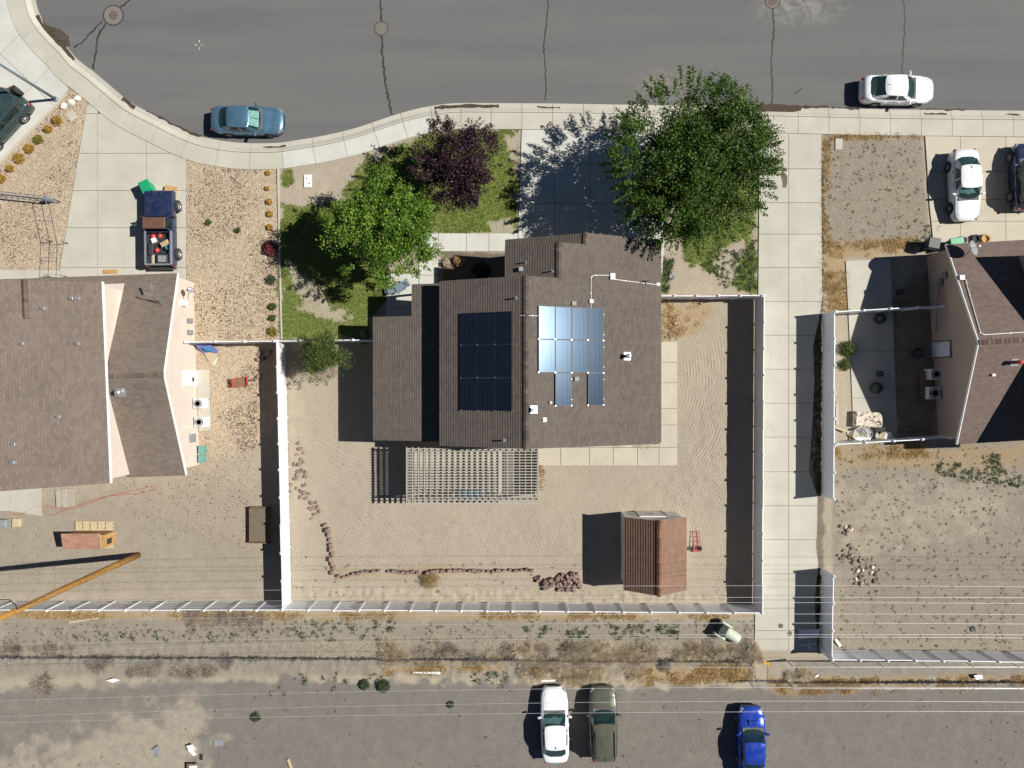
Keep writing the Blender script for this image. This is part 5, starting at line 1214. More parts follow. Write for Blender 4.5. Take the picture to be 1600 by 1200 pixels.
shrub('small round dark green bush on the gravel lot beside a larger one', 569, 1070.5, .36, .35, M['weed_green'], 1800, .035, 100, 'round_bush'); shrub('larger round dark green bush on the gravel lot', 598.5, 1072.5, .44, .42, M['weed_green'], 2600, .035, 101, 'round_bush')
shrub('green weed clump at the frame edge on the gravel lot', 399, 1121, .34, .25, M['weed_green'], 700, .05, 102, 'weed_clump', 'weed'); shrub('lone green weed on the gravel lot between power lines', 704, 1101, .24, .2, M['weed_green'], 400, .05, 103, 'weed_clump', 'weed')
shrub('green weed in the gravel yard nearer the pickup', 325, 348, .24, .14, M['weed_green'], 350, .05, 104, 'weed_clump', 'weed'); shrub('green weed in the gravel yard farther from the pickup', 371, 360, .22, .14, M['weed_green'], 320, .05, 105, 'weed_clump', 'weed')
shrub('bushy flowering plant on the patio edge inside the fence', 1326, 545, .55, .6, M['leaf_olive'], 1700, .05, 106, 'patio_shrub'); shrub('straggly plant beside the patio at the fence foot', 1322, 570, .4, .5, M['leaf_olive'], 900, .05, 107, 'patio_shrub')
shrub('big grey tumbleweed resting against the dry brush', 892, 1014, .55, .5, M['grey_brush'], 2600, .05, 108, 'tumbleweed', 'tumbleweed', None, .1, .12); shrub('pale round tumbleweed at the fence brush near the tarp', 1040, 1041, .45, .42, M['grey_brush'], 2000, .05, 109, 'tumbleweed', 'tumbleweed', None, .1, .12); shrub('tan tumbleweed beside the white sedan', 838, 1049, .45, .45, M['rust_weed'], 2000, .05, 110, 'tumbleweed', 'tumbleweed', None, .1, .12)
# ---- uncountable growth: one mesh per kind
def tufts(name, pts, h, r, blades, m_, seed, wd=.010, spread=1.0, tvar=.22):
    rs = np.random.RandomState(seed); pts = np.asarray(pts); n = len(pts); sz = rs.uniform(.55, 1.3, n)
    idx = np.repeat(np.arange(n), blades); N = len(idx); s_ = sz[idx][:, None]
    a = rs.uniform(0, 2 * math.pi, N); lean = rs.rand(N) ** .7 * spread
    b0 = pts[idx] + np.stack([np.cos(a), np.sin(a), np.zeros(N)], 1) * (rs.rand(N, 1) * .35 * r) * s_
    dr = np.stack([np.cos(a) * lean * r, np.sin(a) * lean * r, h * (1.05 - .75 * np.minimum(lean, 1)) * rs.uniform(.6, 1.2, N)], 1) * s_
    c = b0 + dr * .5; sd_ = unit(np.stack([-np.sin(a), np.cos(a), rs.uniform(-.4, .4, N)], 1)) * wd * (1 + rs.rand(N, 1))
    ct = rs.uniform(-.2, .2, n)
    o = link(name, quads_mesh(name, c, dr * .5, sd_, .5 + ct[idx] + tvar * rs.randn(N), M[m_])); return stru(o, 'stuff')
def inpoly(poly, n, rs, dens=None):
    p = np.array(poly, float); lo, hi = p.min(0), p.max(0); out = []
    while sum(map(len, out)) < n:
        c = rs.uniform(lo, hi, (n * 2, 2)); k = sdist(c[:, 0], c[:, 1], poly) > 0
        if dens is not None: k &= rs.rand(len(c)) < dens(c[:, 0], c[:, 1])
        out.append(c[k])
    c = np.concatenate(out)[:n]; return c
def to3(c):
    X = (c[:, 0] - 800) * H / F; Y = (600 - c[:, 1]) * H / F
    ix = np.clip(np.searchsorted(xs, X), 1, nx - 1); iy = np.clip(np.searchsorted(ys, Y), 1, ny - 1)
    return np.stack([X, Y, Z[iy, ix] - .005], 1)
rs = np.random.RandomState(77)
def clumpy(sc, thr, seed): return lambda x, y: sst(fbm(x * H / F, y * H / F, sc, seed), thr - .06, thr + .06)
# lawn blades follow the lawn weight
gi = np.argwhere(att['lawn'] > .45); pick = gi[rs.randint(0, len(gi), 26000)]
LP = np.stack([xs[pick[:, 1]] + rs.uniform(-.08, .08, len(pick)), ys[pick[:, 0]] + rs.uniform(-.08, .08, len(pick)), Z[pick[:, 0], pick[:, 1]]], 1)
tufts('lawn_grass', LP, .075, .08, 5, 'grass', 1, .011)
allp = []
def S_(name, items, h, r, bl, m_, seed, **k):
    c = np.concatenate([inpoly(p_, n_, rs, d_) for (p_, n_, d_) in items]); tufts(name, to3(c), h, r, bl, m_, seed, **k)
cl = clumpy
S_('rust_weeds', [([(0, 956), (1180, 960), (1180, 966), (0, 966)], 520, cl(.5, .48, 1)), ([(985, 1040), (1176, 1034), (1180, 1064), (1000, 1072)], 420, cl(.6, .45, 2)), ([(600, 1036), (790, 1032), (790, 1048), (600, 1054)], 200, cl(.6, .45, 3)),
    ([(1200, 1062), (1620, 1056), (1620, 1068), (1400, 1080), (1200, 1086)], 380, cl(.6, .48, 4)), ([(820, 1034), (880, 1034), (880, 1058), (820, 1056)], 70, None), ([(1284, 300), (1300, 380), (1430, 372), (1425, 394), (1322, 404), (1328, 486), (1290, 486)], 380, cl(.7, .45, 5)),
    ([(1286, 210), (1442, 210), (1442, 215), (1296, 217), (1294, 300), (1286, 300)], 130, None), ([(1035, 470), (1108, 472), (1100, 522), (1035, 532)], 90, cl(.8, .5, 6)), ([(1306, 696), (1480, 692), (1480, 712), (1306, 720)], 160, cl(.7, .45, 7)), ([(838, 722), (850, 724), (848, 765), (839, 765)], 26, None), ([(955, 693), (1026, 693), (1026, 698), (955, 699)], 60, None)],
    .16, .26, 15, 'rust_weed', 2, wd=.009)
S_('dry_brush', [([(600, 1006), (800, 1000), (830, 1030), (600, 1034)], 46, cl(.6, .50, 8)), ([(800, 1004), (1000, 1008), (1180, 1010), (1182, 1030), (800, 1030)], 60, cl(.6, .48, 9)), ([(800, 1034), (1000, 1034), (1000, 1066), (870, 1068), (820, 1052)], 64, cl(.6, .42, 10)), ([(1232, 1040), (1262, 1044), (1262, 1060), (1232, 1060)], 6, None)],
    .50, .52, 260, 'straw', 3, wd=.0052, spread=1.1)
S_('brush_litter', [([(440, 1004), (830, 1000), (1180, 1010), (1182, 1030), (830, 1032), (440, 1030)], 420, cl(.5, .44, 40)), ([(820, 1034), (1000, 1034), (1000, 1066), (870, 1068)], 160, None)], .10, .26, 16, 'straw', 13, wd=.006, spread=1.4)
S_('grey_brush', [([(290, 955), (420, 957), (430, 975), (295, 985)], 26, None), ([(0, 1008), (110, 1008), (110, 1020), (0, 1020)], 14, None), ([(120, 1028), (360, 1028), (360, 1056), (120, 1050)], 40, cl(.5, .45, 11)), ([(820, 1008), (1180, 1008), (1180, 1030), (820, 1028)], 46, cl(.6, .48, 12)), ([(600, 1012), (800, 1010), (800, 1030), (600, 1030)], 22, None), ([(40, 1060), (85, 1058), (82, 1078), (45, 1075)], 8, None)],
      .32, .46, 150, 'grey_brush', 4, wd=.005, spread=1.2)
S_('green_weeds', [([(440, 970), (620, 970), (620, 1000), (440, 1000)], 50, None), ([(820, 978), (1060, 976), (1060, 996), (820, 998)], 90, cl(.6, .45, 13)), ([(1450, 725), (1600, 705), (1600, 770), (1560, 760), (1470, 745)], 110, cl(.6, .5, 14)), ([(100, 985), (420, 980), (420, 1002), (100, 1002)], 40, None), ([(420, 1050), (600, 1048), (600, 1085), (420, 1085)], 26, None),
    ([(730, 1050), (800, 1048), (800, 1072), (740, 1070)], 26, None), ([(1034, 400), (1052, 405), (1044, 458), (1034, 455)], 60, None), ([(1090, 400), (1182, 370), (1182, 455), (1120, 450)], 160, cl(.6, .5, 15)), ([(1470, 330), (1485, 325), (1450, 385), (1425, 380)], 20, None)], .16, .20, 16, 'weed_green', 5, wd=.012)
S_('dark_weeds', [([(1306, 700), (1610, 695), (1610, 1018), (1306, 1015)], 620, None), ([(0, 975), (420, 975), (420, 1004), (0, 1004)], 160, None), ([(420, 970), (1180, 968), (1180, 1000), (420, 1004)], 260, cl(.5, .45, 16)), ([(1290, 215), (1440, 215), (1445, 370), (1290, 380)], 200, None), ([(0, 1070), (1620, 1080), (1620, 1240), (0, 1240)], 120, None), ([(455, 870), (900, 880), (900, 930), (455, 930)], 60, None)], .07, .12, 9, 'weed_dark', 6, wd=.014)
S_('straw_litter', [([(1286, 212), (1444, 212), (1450, 372), (1286, 392)], 1500, None), ([(1310, 985), (1610, 995), (1610, 1016), (1310, 1012)], 500, None), ([(460, 905), (1170, 920), (1170, 942), (460, 938)], 350, cl(.5, .48, 17)), ([(1306, 500), (1322, 500), (1330, 690), (1306, 690)], 90, None), ([(440, 1004), (600, 1004), (600, 1024), (440, 1024)], 120, cl(.5, .5, 18))], .05, .14, 7, 'straw', 7, wd=.006, spread=1.4)
S_('fence_foot_weeds', [([(1274, 492), (1286, 492), (1286, 770), (1272, 770), (1268, 730)], 420, None), ([(1277, 895), (1285, 895), (1284, 1010), (1277, 1010)], 120, None), ([(1281, 250), (1287, 250), (1285, 488), (1279, 488)], 160, None), ([(0, 1024), (1180, 1029), (1180, 1033), (0, 1029)], 700, None), ([(1240, 1063), (1620, 1063), (1620, 1067), (1240, 1067)], 260, None)], .13, .15, 10, 'weed_dark', 8, wd=.012)
# ---- loose stones
def octs(name, c, r0, r1, m_, seed):
    rs2 = np.random.RandomState(seed); n = len(c); p = to3(c); r = rs2.uniform(r0, r1, (n, 1, 1)) * rs2.uniform(.6, 1.3, (n, 1, 3)); r[:, :, 2] *= .6
    base = np.array([(1, 0, 0), (0, 1, 0), (-1, 0, 0), (0, -1, 0), (0, 0, 1), (0, 0, -1)], float); a = rs2.uniform(0, 6.28, n)
    R = np.zeros((n, 3, 3)); R[:, 0, 0] = np.cos(a); R[:, 0, 1] = -np.sin(a); R[:, 1, 0] = np.sin(a); R[:, 1, 1] = np.cos(a); R[:, 2, 2] = 1
    V = np.einsum('nij,nkj->nki', R, base[None] * r) + p[:, None, :]
    fb = np.array([(0, 1, 4), (1, 2, 4), (2, 3, 4), (3, 0, 4), (1, 0, 5), (2, 1, 5), (3, 2, 5), (0, 3, 5)]); Fc = (fb[None] + 6 * np.arange(n)[:, None, None]).reshape(-1, 3)
    me = bpy.data.meshes.new(name); me.vertices.add(n * 6); me.vertices.foreach_set('co', V.ravel()); me.loops.add(Fc.size); me.loops.foreach_set('vertex_index', Fc.ravel().astype(np.int32))
    me.polygons.add(len(Fc)); me.polygons.foreach_set('loop_start', np.arange(0, Fc.size, 3, dtype=np.int32)); me.update(calc_edges=True); me.materials.append(M[m_]); return stru(link(name, me), 'stuff')
M['peb_dark'] = simple('dark_pebbles', A(110, 92, 78), .9, .3, 9, 0); M['peb_light'] = simple('pale_pebbles', A(214, 196, 168), .9, .2, 9, 0)
GA = [(109, 142), (134, 166), (94, 424), (-10, 424), (-10, 262)]; GB = [(292, 246), (432, 264), (437, 530), (303, 530)]; GC = [(312, 545), (402, 545), (402, 700), (340, 720)]
c = np.concatenate([inpoly(GA, 1800, rs, cl(.35, .47, 30)), inpoly(GB, 4200, rs, cl(.35, .46, 31)), inpoly(GC, 1700, rs, cl(.35, .48, 32)), inpoly([(180, 760), (400, 700), (400, 860), (230, 840)], 700, rs)])
octs('dark_pebbles', c, .022, .06, 'peb_dark', 1)
c = np.concatenate([inpoly(GA, 900, rs), inpoly(GB, 2000, rs), inpoly(GC, 900, rs), inpoly([(455, 850), (1170, 860), (1170, 940), (455, 936)], 500, rs), inpoly([(0, 960), (1180, 965), (1180, 1060), (0, 1055)], 500, rs), inpoly([(1306, 700), (1600, 700), (1600, 1010), (1306, 1010)], 400, rs)])
octs('pale_pebbles', c, .02, .05, 'peb_light', 2)
c = np.concatenate([inpoly([(0, 780), (420, 760), (425, 935), (0, 935)], 700, rs), inpoly([(455, 640), (900, 800), (900, 930), (455, 930)], 450, rs), inpoly([(0, 1080), (1600, 1080), (1600, 1200), (0, 1200)], 1500, rs)])
octs('soil_crumbs', c, .015, .04, 'peb_dark', 3)
# ================================================================ stones, poles, wires, small things
def stone_mesh(seed, m_):
    rs2 = np.random.RandomState(seed); ph = (1 + 5 ** .5) / 2
    V = np.array([(-1, ph, 0), (1, ph, 0), (-1, -ph, 0), (1, -ph, 0), (0, -1, ph), (0, 1, ph), (0, -1, -ph), (0, 1, -ph), (ph, 0, -1), (ph, 0, 1), (-ph, 0, -1), (-ph, 0, 1)]) / 1.9
    V = V * rs2.uniform(.78, 1.18, (12, 1)) * np.array([1, .8, .62])
    Fc = [(0, 11, 5), (0, 5, 1), (0, 1, 7), (0, 7, 10), (0, 10, 11), (1, 5, 9), (5, 11, 4), (11, 10, 2), (10, 7, 6), (7, 1, 8), (3, 9, 4), (3, 4, 2), (3, 2, 6), (3, 6, 8), (3, 8, 9), (4, 9, 5), (2, 4, 11), (6, 2, 10), (8, 6, 7), (9, 8, 1)]
    return MB().add([tuple(v) for v in V], Fc).mesh('stone', m_)
SM = {k: [stone_mesh(i + 3 * len(k), M[k]) for i in range(5)] for k in ('stone', 'block', 'white_stone')}
def stone(name, label, px, py, r, kind, group, z=None, cat='stone', sink=.25):
    q = P(px, py); o = link(name, random.choice(SM[kind])); o.location = (q.x, q.y, (zground(q.x, q.y) if z is None else z) + r * (.5 - sink)); o.scale = (r, r * random.uniform(.8, 1.1), r * random.uniform(.8, 1.2))
    o.rotation_euler = (random.uniform(-.3, .3), random.uniform(-.3, .3), random.uniform(0, 6.28)); return tag(o, label, cat, group)
for i, (x, y) in enumerate(((122, 154.5), (112, 160.5), (101, 166))): stone('boulder', ('white boulder in the planter corner nearest the sidewalk', 'white boulder between two others in the planter corner', 'white boulder in the planter corner nearest the golden clumps')[i], x, y, .30, 'white_stone', 'white boulders in the planter corner', cat='boulder')
# edging blocks
bm_ = []
for i in range(3):
    b = MB(); w0, w1 = .15, .12 - .01 * i
    b.add([(-w0, -.10, -.05), (w0, -.10, -.05), (w1, .10, -.05), (-w1, .10, -.05), (-w0, -.10, .09), (w0, -.10, .09), (w1, .10, .09), (-w1, .10, .09), (-w0 * .85, -.07, .12), (w0 * .85, -.07, .12), (w1 * .85, .08, .12), (-w1 * .85, .08, .12)],
          [(3, 2, 1, 0), (0, 1, 5, 4), (1, 2, 6, 5), (2, 3, 7, 6), (3, 0, 4, 7), (4, 5, 9, 8), (5, 6, 10, 9), (6, 7, 11, 10), (7, 4, 8, 11), (8, 9, 10, 11)]); bm_.append(b.mesh('edging_block', M['block']))
def block(px, py, rz, label, group, tilt=.06, s=1.0, zo=0, zs=2.1):
    q = P(px, py); o = link('edging_block', random.choice(bm_)); o.location = (q.x, q.y, zground(q.x, q.y) + .02 + zo); o.rotation_euler = (random.uniform(-tilt, tilt), random.uniform(-tilt, tilt), rz + random.uniform(-.2, .2)); k_ = s * random.uniform(.82, 1.18); o.scale = (k_ * random.uniform(.85, 1.15), k_, k_ * zs * random.uniform(.7, 1.1)); return tag(o, label, 'block', group)
VB = [(509, 820), (513, 828), (515, 835), (516, 843), (517, 851), (518, 858), (520, 865), (518, 873), (520, 880), (522, 886), (519, 894)]
for x, y in VB: block(x, y, math.pi / 2, 'pinkish edging block in the straight line running toward the pergola', 'edging blocks beside the back corner', s=1.1)
HB = [(530, 899), (538, 901), (546, 899), (553, 896), (560, 895), (567, 893), (574, 892), (584, 892), (592, 891), (608, 892), (616, 892), (622, 893), (630, 893), (637, 894), (645, 893), (653, 894), (669, 894), (677, 892), (684, 891), (692, 891), (703, 891), (712, 891), (719, 890), (725, 891), (734, 891), (741, 891), (747, 892), (755, 892), (763, 892), (771, 892), (779, 891), (787, 891), (797, 890), (806, 891), (815, 890), (823, 889), (831, 891)]
for x, y in HB: block(x, y, 0, 'pinkish edging block in the long curb of blocks parallel to the back fence', 'edging blocks parallel to the back fence')
rs3 = np.random.RandomState(9)
for i, c_ in enumerate(inpoly([(832, 897), (855, 905), (880, 896), (893, 891), (905, 893), (912, 915), (900, 923), (850, 919)], 62, rs3)):
    block(c_[0], c_[1], rs3.uniform(0, 6.28), 'tumbled edging block in the heap beside the shed', 'heap of edging blocks beside the shed', .5, .95, .07 * (i % 3), 1.6)
for c_ in [(466, 693), (469, 701), (464, 710), (474, 708), (470, 718), (460, 726), (467, 726), (474, 722), (466, 736), (472, 735), (478, 738), (466, 742), (462, 748), (477, 745), (474, 759), (464, 763), (478, 757), (471, 768), (476, 771), (482, 771), (470, 777), (478, 779), (487, 786), (494, 785), (485, 794), (490, 794), (496, 793), (492, 803), (499, 799), (487, 810), (455, 757), (452, 768)]:
    block(c_[0], c_[1], random.uniform(0, 6.28), 'half buried edging block scattered along the sunlit white fence', 'scattered edging blocks', .3, .9, -.06, 1.5)
rp_ = [([(1310, 822), (1320, 818), (1336, 822), (1330, 832), (1312, 838)], 12, 'stone in the small pile nearest the fence gap', 'small stone pile'), ([(1308, 856), (1330, 850), (1346, 862), (1352, 880), (1335, 884), (1310, 872)], 26, 'stone in the middle pile beside the driveway gap', 'middle stone pile'), ([(1330, 886), (1372, 876), (1380, 905), (1372, 914), (1335, 914)], 40, 'stone in the largest pile on the weedy grey yard', 'largest stone pile')]
for poly, n_, l, g_ in rp_:
    for i, c_ in enumerate(inpoly(poly, n_, rs3)):
        wt = random.random() < .12
        stone('rock', ('pale ' if wt else 'brown ') + l, c_[0], c_[1], random.uniform(.07, .22), 'white_stone' if wt else 'stone', g_ + (', pale' if wt else ', brown'))
for (x, y) in ((406, 552), (404, 562), (412, 560), (420, 550), (404, 588)): stone('rock', 'tan rock in the shade at the foot of the sunlit white fence', x, y, .22, 'stone', 'rocks in the fence shade')
# ---- utility pole, wires
pb = P(216, 867); t = thing('utility_pole', 'tall brown wooden utility pole rising from the neighbour\'s backyard', 'utility pole', (pb.x, pb.y, 0))
MB().path([(0, 0, -.3), (0, 0, 3), (0, 0, 8), (0, 0, 13.9)], [.20, .19, .17, .14], 16).build('pole', M['pole'], t, world=False, smooth=True)
MB().box((0, 0, 13.7), (.12, 3.2, .14)).build('crossarm', M['pole'], t, world=False)
for k in range(6): MB().lathe((0, -1.5 + k * .6, 13.76), [(.05, 0), (.07, .06), (.04, .1), (.06, .16), (.03, .2)], 8).build('insulator', M['grey_plastic'], t, world=False)
MB().path([(.16, .1, 12.2), (.25, .45, 12.5), (.2, .8, 12.9), (.05, 1.0, 13.6)], .025, 6).build('jumper_cable', M['black_wire'], t, world=False)
MB().tube((.1, .1, 0), (.1, .1, 12.2), .025, n=6).build('riser', M['dark_metal'], t, world=False)
# seven-plus lines on this pole's side, three on the far line
W_ = [(917, 917, 932, 11.4, 'top most house side'), (934, 935, 946, 11.4, ''), (943, 943, 955, 11.4, ''), (960, 961, 971, 10.9, ''), (975, 975, 987, 10.9, ''), (992, 994, 1007, 10.9, ''), (997, 999, 1021, 10.4, ''), (1075, 1077, 1095, 10.4, ''), (1097, 1099, 1120, 10.4, ''), (1112, 1115, 1129, 10.4, '')]
wl = ['crossing nearest the edging blocks', 'second from the edging blocks', 'third from the edging blocks', 'just outside the back fence', 'above the strip behind the back fence', 'above the dry brush edge', 'running close beside another above the brush', 'crossing the parked car bonnets', 'crossing above the windscreens on the lot', 'farthest out over the gravel lot']
for (yr, ym, yl, z, _), l in zip(W_, wl):
    mb = MB(); pts = []
    for x in range(-1000, 2601, 100):
        u = x / 1600.0; y = yl * (1 - u) * (1 - 2 * u) + 4 * ym * u * (1 - u) + yr * u * (2 * u - 1) if 0 <= u <= 1 else (yr if u > 1 else yl + (yl - ym) * (-u) * 1.2)
        pts.append(P(x, y, z))
    tag(mb.path(pts, .0085, 5).build('power_line', M['wire']), 'thin pale overhead power line ' + l, 'power line', 'overhead power lines')
# ---- street lamp at the upper left
pb = P(88, 155.5); t = thing('street_lamp', 'blue grey street lamp post at the pale driveway corner', 'street lamp', (pb.x, pb.y, 0), R_(150))
MB().lathe((0, 0, -.1), [(.17, 0), (.17, .22), (.11, .28)], 14).build('base_plate', M['hot_galv'], t, world=False); MB().path([(0, 0, 0), (0, 0, 4), (0, 0, 8.2)], [.095, .08, .06], 12).build('pole', M['hot_galv'], t, world=False, smooth=True)
MB().path([(0, 0, 8.0), (-.6, 0, 8.5), (-1.6, 0, 8.7)], [.05, .045, .04], 8).build('arm', M['hot_galv'], t, world=False); MB().bbox((-1.9, 0, 8.68), (.7, .3, .14), 0, .05).build('lamp_head', M['grey_plastic'], t, world=False)
# ---- chain link fences
def chainlink(label, pts, h=1.25, sp=3.0):
    pts = [P(*p) for p in pts]; t = thing('chain_link_fence', label, 'fence', (pts[0].x, pts[0].y, 0))
    mesh = MB(); up = Vector((0, 0, 1))
    for a, b in zip(pts, pts[1:]):
        d = b - a; n = max(1, round(d.length / sp)); e = d.normalized()
        for i in range(n + 1):
            p_ = a + d * i / n; MB().tube(p_ - up * .2, p_ + up * (h + .04), .026, n=6).build('post', M['galv'], t)
        MB().tube(a + up * h, b + up * h, .012, n=5).build('top_rail', M['galv'], t)
        L = d.length; s_ = .16; k = -h
        while k < L:
            for sg in (0, 1):
                x0_, x1_ = k, k + h; z0_, z1_ = (0, h) if sg == 0 else (h, 0)
                if x0_ < 0: z0_ += (z1_ - z0_) * (-x0_ / h); x0_ = 0
                if x1_ > L: z1_ -= (z1_ - z0_) * ((x1_ - L) / (x1_ - x0_ + 1e-9)); x1_ = L
                q0 = a + e * x0_ + up * max(.02, z0_); q1 = a + e * x1_ + up * max(.02, z1_); nrm = Vector((-e.y, e.x, 0)) * .003
                mesh.add([q0 - nrm, q1 - nrm, q1 + nrm + up * .004, q0 + nrm + up * .004], [(0, 1, 2, 3)])
            k += s_
    mesh.build('wire_mesh', M['galv'], t)['kind'] = 'stuff'; return t
chainlink('chain link fence along the dry brush behind the back yards', [(-40, 1025), (400, 1026), (800, 1029), (1168, 1032)])
chainlink('chain link fence turning the corner between brush and weedy grey yard', [(1168, 1032), (1168, 1062), (1228, 1062), (1228, 1030)])
chainlink('chain link fence close behind the white fence of the weedy yard', [(1228, 1031), (1640, 1031)]); chainlink('chain link fence along the gravel lot past the corner enclosure', [(1228, 1064), (1640, 1064)])
# ---- left neighbour: coop, pallets, hose, planter, wagon, AC units ...
def ac(label, px, py, s=.64, z=.05, rz=0.0):
    q = P(px, py); t = thing('air_conditioner', label, 'air conditioner', (q.x, q.y, z), rz); h = .8
    MB().bbox((0, 0, h / 2), (s, s, h), 0, .03).build('casing', M['white_paint'], t, world=False)
    f = MB().lathe((0, 0, h), [(s * .42, -.02), (s * .42, .02), (s * .38, .02), (s * .38, .0)], 20).build('fan_ring', M['dark_metal'], t, world=False)
    MB().lathe((0, 0, h + .001), [(s * .375, 0), (s * .375, .006)], 20)  .build('fan_well', M['dark_metal'], f, world=False)
    for k in range(5): a = k * 1.2566; MB().bar((math.cos(a) * .05, math.sin(a) * .05, h + .02), (math.cos(a) * s * .36, math.sin(a) * s * .36, h + .02), .13, .012).build('fan_blade', M['galv'], f, world=False)
    for k in range(3): MB().lathe((0, 0, h + .03), [(s * (.14 + .1 * k), 0), (s * (.14 + .1 * k) + .008, .008), (s * (.14 + .1 * k) - .008, .008)], 20).build('guard_ring', M['galv'], t, world=False)
ac('white air conditioner on the pad, nearer the cream house window', 317.5, 630); ac('white air conditioner on the pad, nearer the teal bins', 319.5, 658.5)
ac('air conditioner in the shade under the mauve house window', 1452, 585, .7, .0); ac('larger air conditioner in the shade beside the wooden bench boards', 1450, 614, .8, .0)
q = P(130, 845); t = thing('chicken_coop', 'small plywood coop with terracotta shingle roof on pallets', 'coop', (q.x, q.y, 0))
ra, rb = P(98, 833, 1.25), P(158, 858, 1.25); x0, x1, y1, y0 = ra.x, rb.x, ra.y, rb.y
roof_plane(t, (x0, y0, 1.22), (x1, y0, 1.22), (x1, y1, 1.45), (x0, y1, 1.45), M['shingle_coop'], .16, .06, M['wood_pale'], .02)
W = MB(); extr(W, [(x0 + .15, y0 + .1, 0), (x0 + .15, y1 - .1, 0), (x0 + .15, y1 - .1, 1.36), (x0 + .15, y0 + .1, 1.17)], (x1 - x0 + .1, 0, 0)); W.build('wall', M['wood_orange'], t)
MB().box((x1 + .26, (y0 + y1) / 2 - .1, .75), (.03, .35, .55)).build('door_opening', M['black_plastic'], t); MB().box((x1 + .28, (y0 + y1) / 2 + .3, .75), (.04, .06, 1.1)).build('trim', M['wood_pale'], t)
def pallet(label, pts, m_='wood_grey', n=7, name='pallet', z=.02, h=.12):
    a, b, c_, d = [P(*p) for p in pts]; o0 = (a + b + c_ + d) / 4; t = thing(name, label, 'pallet', (o0.x, o0.y, z))
    for i in range(n):
        u0, u1 = (i + .06) / n, (i + .94) / n; p4 = [a.lerp(b, u0), a.lerp(b, u1), d.lerp(c_, u1), d.lerp(c_, u0)]
        MB().prism([tuple(p_.xy) for p_ in p4], z + h - .03, z + h).build('board', M[m_], t)
    for v in (.08, .5, .92): MB().bar(a.lerp(d, v) + Vector((0, 0, z + h / 2 - .02)), b.lerp(c_, v) + Vector((0, 0, z + h / 2 - .02)), .08, h - .035).build('stringer', M[m_], t)
pallet('grey wooden pallet steps against the back of the taupe house', [(88, 765), (118, 763), (118, 791), (90, 792)], n=8)
pallet('pale boards lying behind the plywood coop', [(119, 814), (178, 814), (178, 828), (119, 828)], 'wood_pale', 5); pallet('pale boards at the door side of the plywood coop', [(163, 830), (179, 829), (179, 856), (163, 856)], 'wood_pale', 4)
q = P(408, 819); t = thing('planter_box', 'wooden raised planter box filled with soil by the white fence', 'planter', (q.x, q.y, 0))
MB().box((0, 0, .18), (1.15, 2.2, .3)).build('soil', M['debris'] if False else M['joint'], t, world=False)
for d_, c_ in (((.06, 2.4, .42), (-.62, 0, .2)), ((.06, 2.4, .42), (.62, 0, .2)), ((1.3, .06, .42), (0, 1.17, .2)), ((1.3, .06, .42), (0, -1.17, .2))): MB().box(c_, d_).build('side_board', M['wood_brown'], t, world=False)
hp = [(10, 796), (20, 803), (33, 803), (45, 797), (57, 790), (66, 792), (70, 800), (80, 805), (95, 799), (108, 793), (120, 790), (140, 783), (165, 776), (200, 772), (225, 770), (240, 766), (241, 762), (236, 760), (220, 764), (200, 768), (170, 775), (140, 786), (118, 793), (104, 797), (98, 796), (98, 792), (106, 791), (90, 794), (75, 791), (66, 790)]
cp = resample(hp, 5.0); tag(MB().path([P(p_.x, p_.y) + Vector((0, 0, zground(P(p_.x, p_.y).x, P(p_.x, p_.y).y) + .025)) for p_ in cp], .017, 6).build('garden_hose', M['orange_cord']), 'faded red hose looping over the yard behind the taupe house', 'hose')
q = P(10, 816); t = thing('fire_pit', 'small block stand with pale top at the yard edge', 'stand', (q.x, q.y, 0)); MB().bbox((0, 0, .25), (.6, .5, .5), 0, .02).build('stand_body', M['grey_plastic'], t, world=False); MB().bbox((.75, 0, .1), (.5, .55, .2), 0, .02).build('step', M['wood_pale'], t, world=False)
q = P(378, 597); t = thing('wagon', 'red toy wagon with black handle beside the fence shade', 'wagon', (q.x, q.y, .02), R_(8))
MB().box((0, 0, .30), (.95, .52, .03)).build('tray_floor', M['wood_brown'], t, world=False)
for c_, d_ in (((0, .27, .38), (1.0, .03, .17)), ((0, -.27, .38), (1.0, .03, .17)), ((.49, 0, .38), (.03, .54, .17)), ((-.49, 0, .38), (.03, .54, .17))): MB().box(c_, d_).build('tray_side', M['red_paint'], t, world=False)
for x in (-.33, .33):
    for y in (-.28, .28): MB().lathe((x, y, .12), [(.12, -.03), (.13, 0), (.12, .03)], 12, Matrix.Rotation(math.pi / 2, 3, 'X')).build('wheel', M['black_rubber'], t, world=False)
MB().path([(.5, 0, .25), (.8, .03, .3), (1.15, .06, .35)], .025, 6).build('handle', M['black_plastic'], t, world=False)
def sheet(name, label, cat, pts, m_, th=.06, z=.05, base=None):
    a = [P(p_[0], p_[1], 0) for p_ in pts]; c_ = sum(a, Vector((0, 0, 0))) / len(a)
    zs_ = [p_[2] if len(p_) > 2 else z for p_ in pts]; n = len(a)
    V = [(p_.x, p_.y, k) for p_, k in zip(a, zs_)] + [(p_.x, p_.y, k - th) for p_, k in zip(a, zs_)]
    mb = MB().add(V, [tuple(range(n)), tuple(range(2 * n - 1, n - 1, -1))] + [(i, n + i, n + (i + 1) % n, (i + 1) % n) for i in range(n)]); return tag(mb.build(name, M[m_]), label, cat)
def flipup():
    for o in COL.objects:
        pass
sheet('foam_mat', 'lilac blue foam mat leaning by the gravel yard fence', 'mat', [(309, 539, .5), (333, 539, .5), (343, 548, .25), (338, 552, .1), (318, 551, .12)], 'blue_cloth', .08)
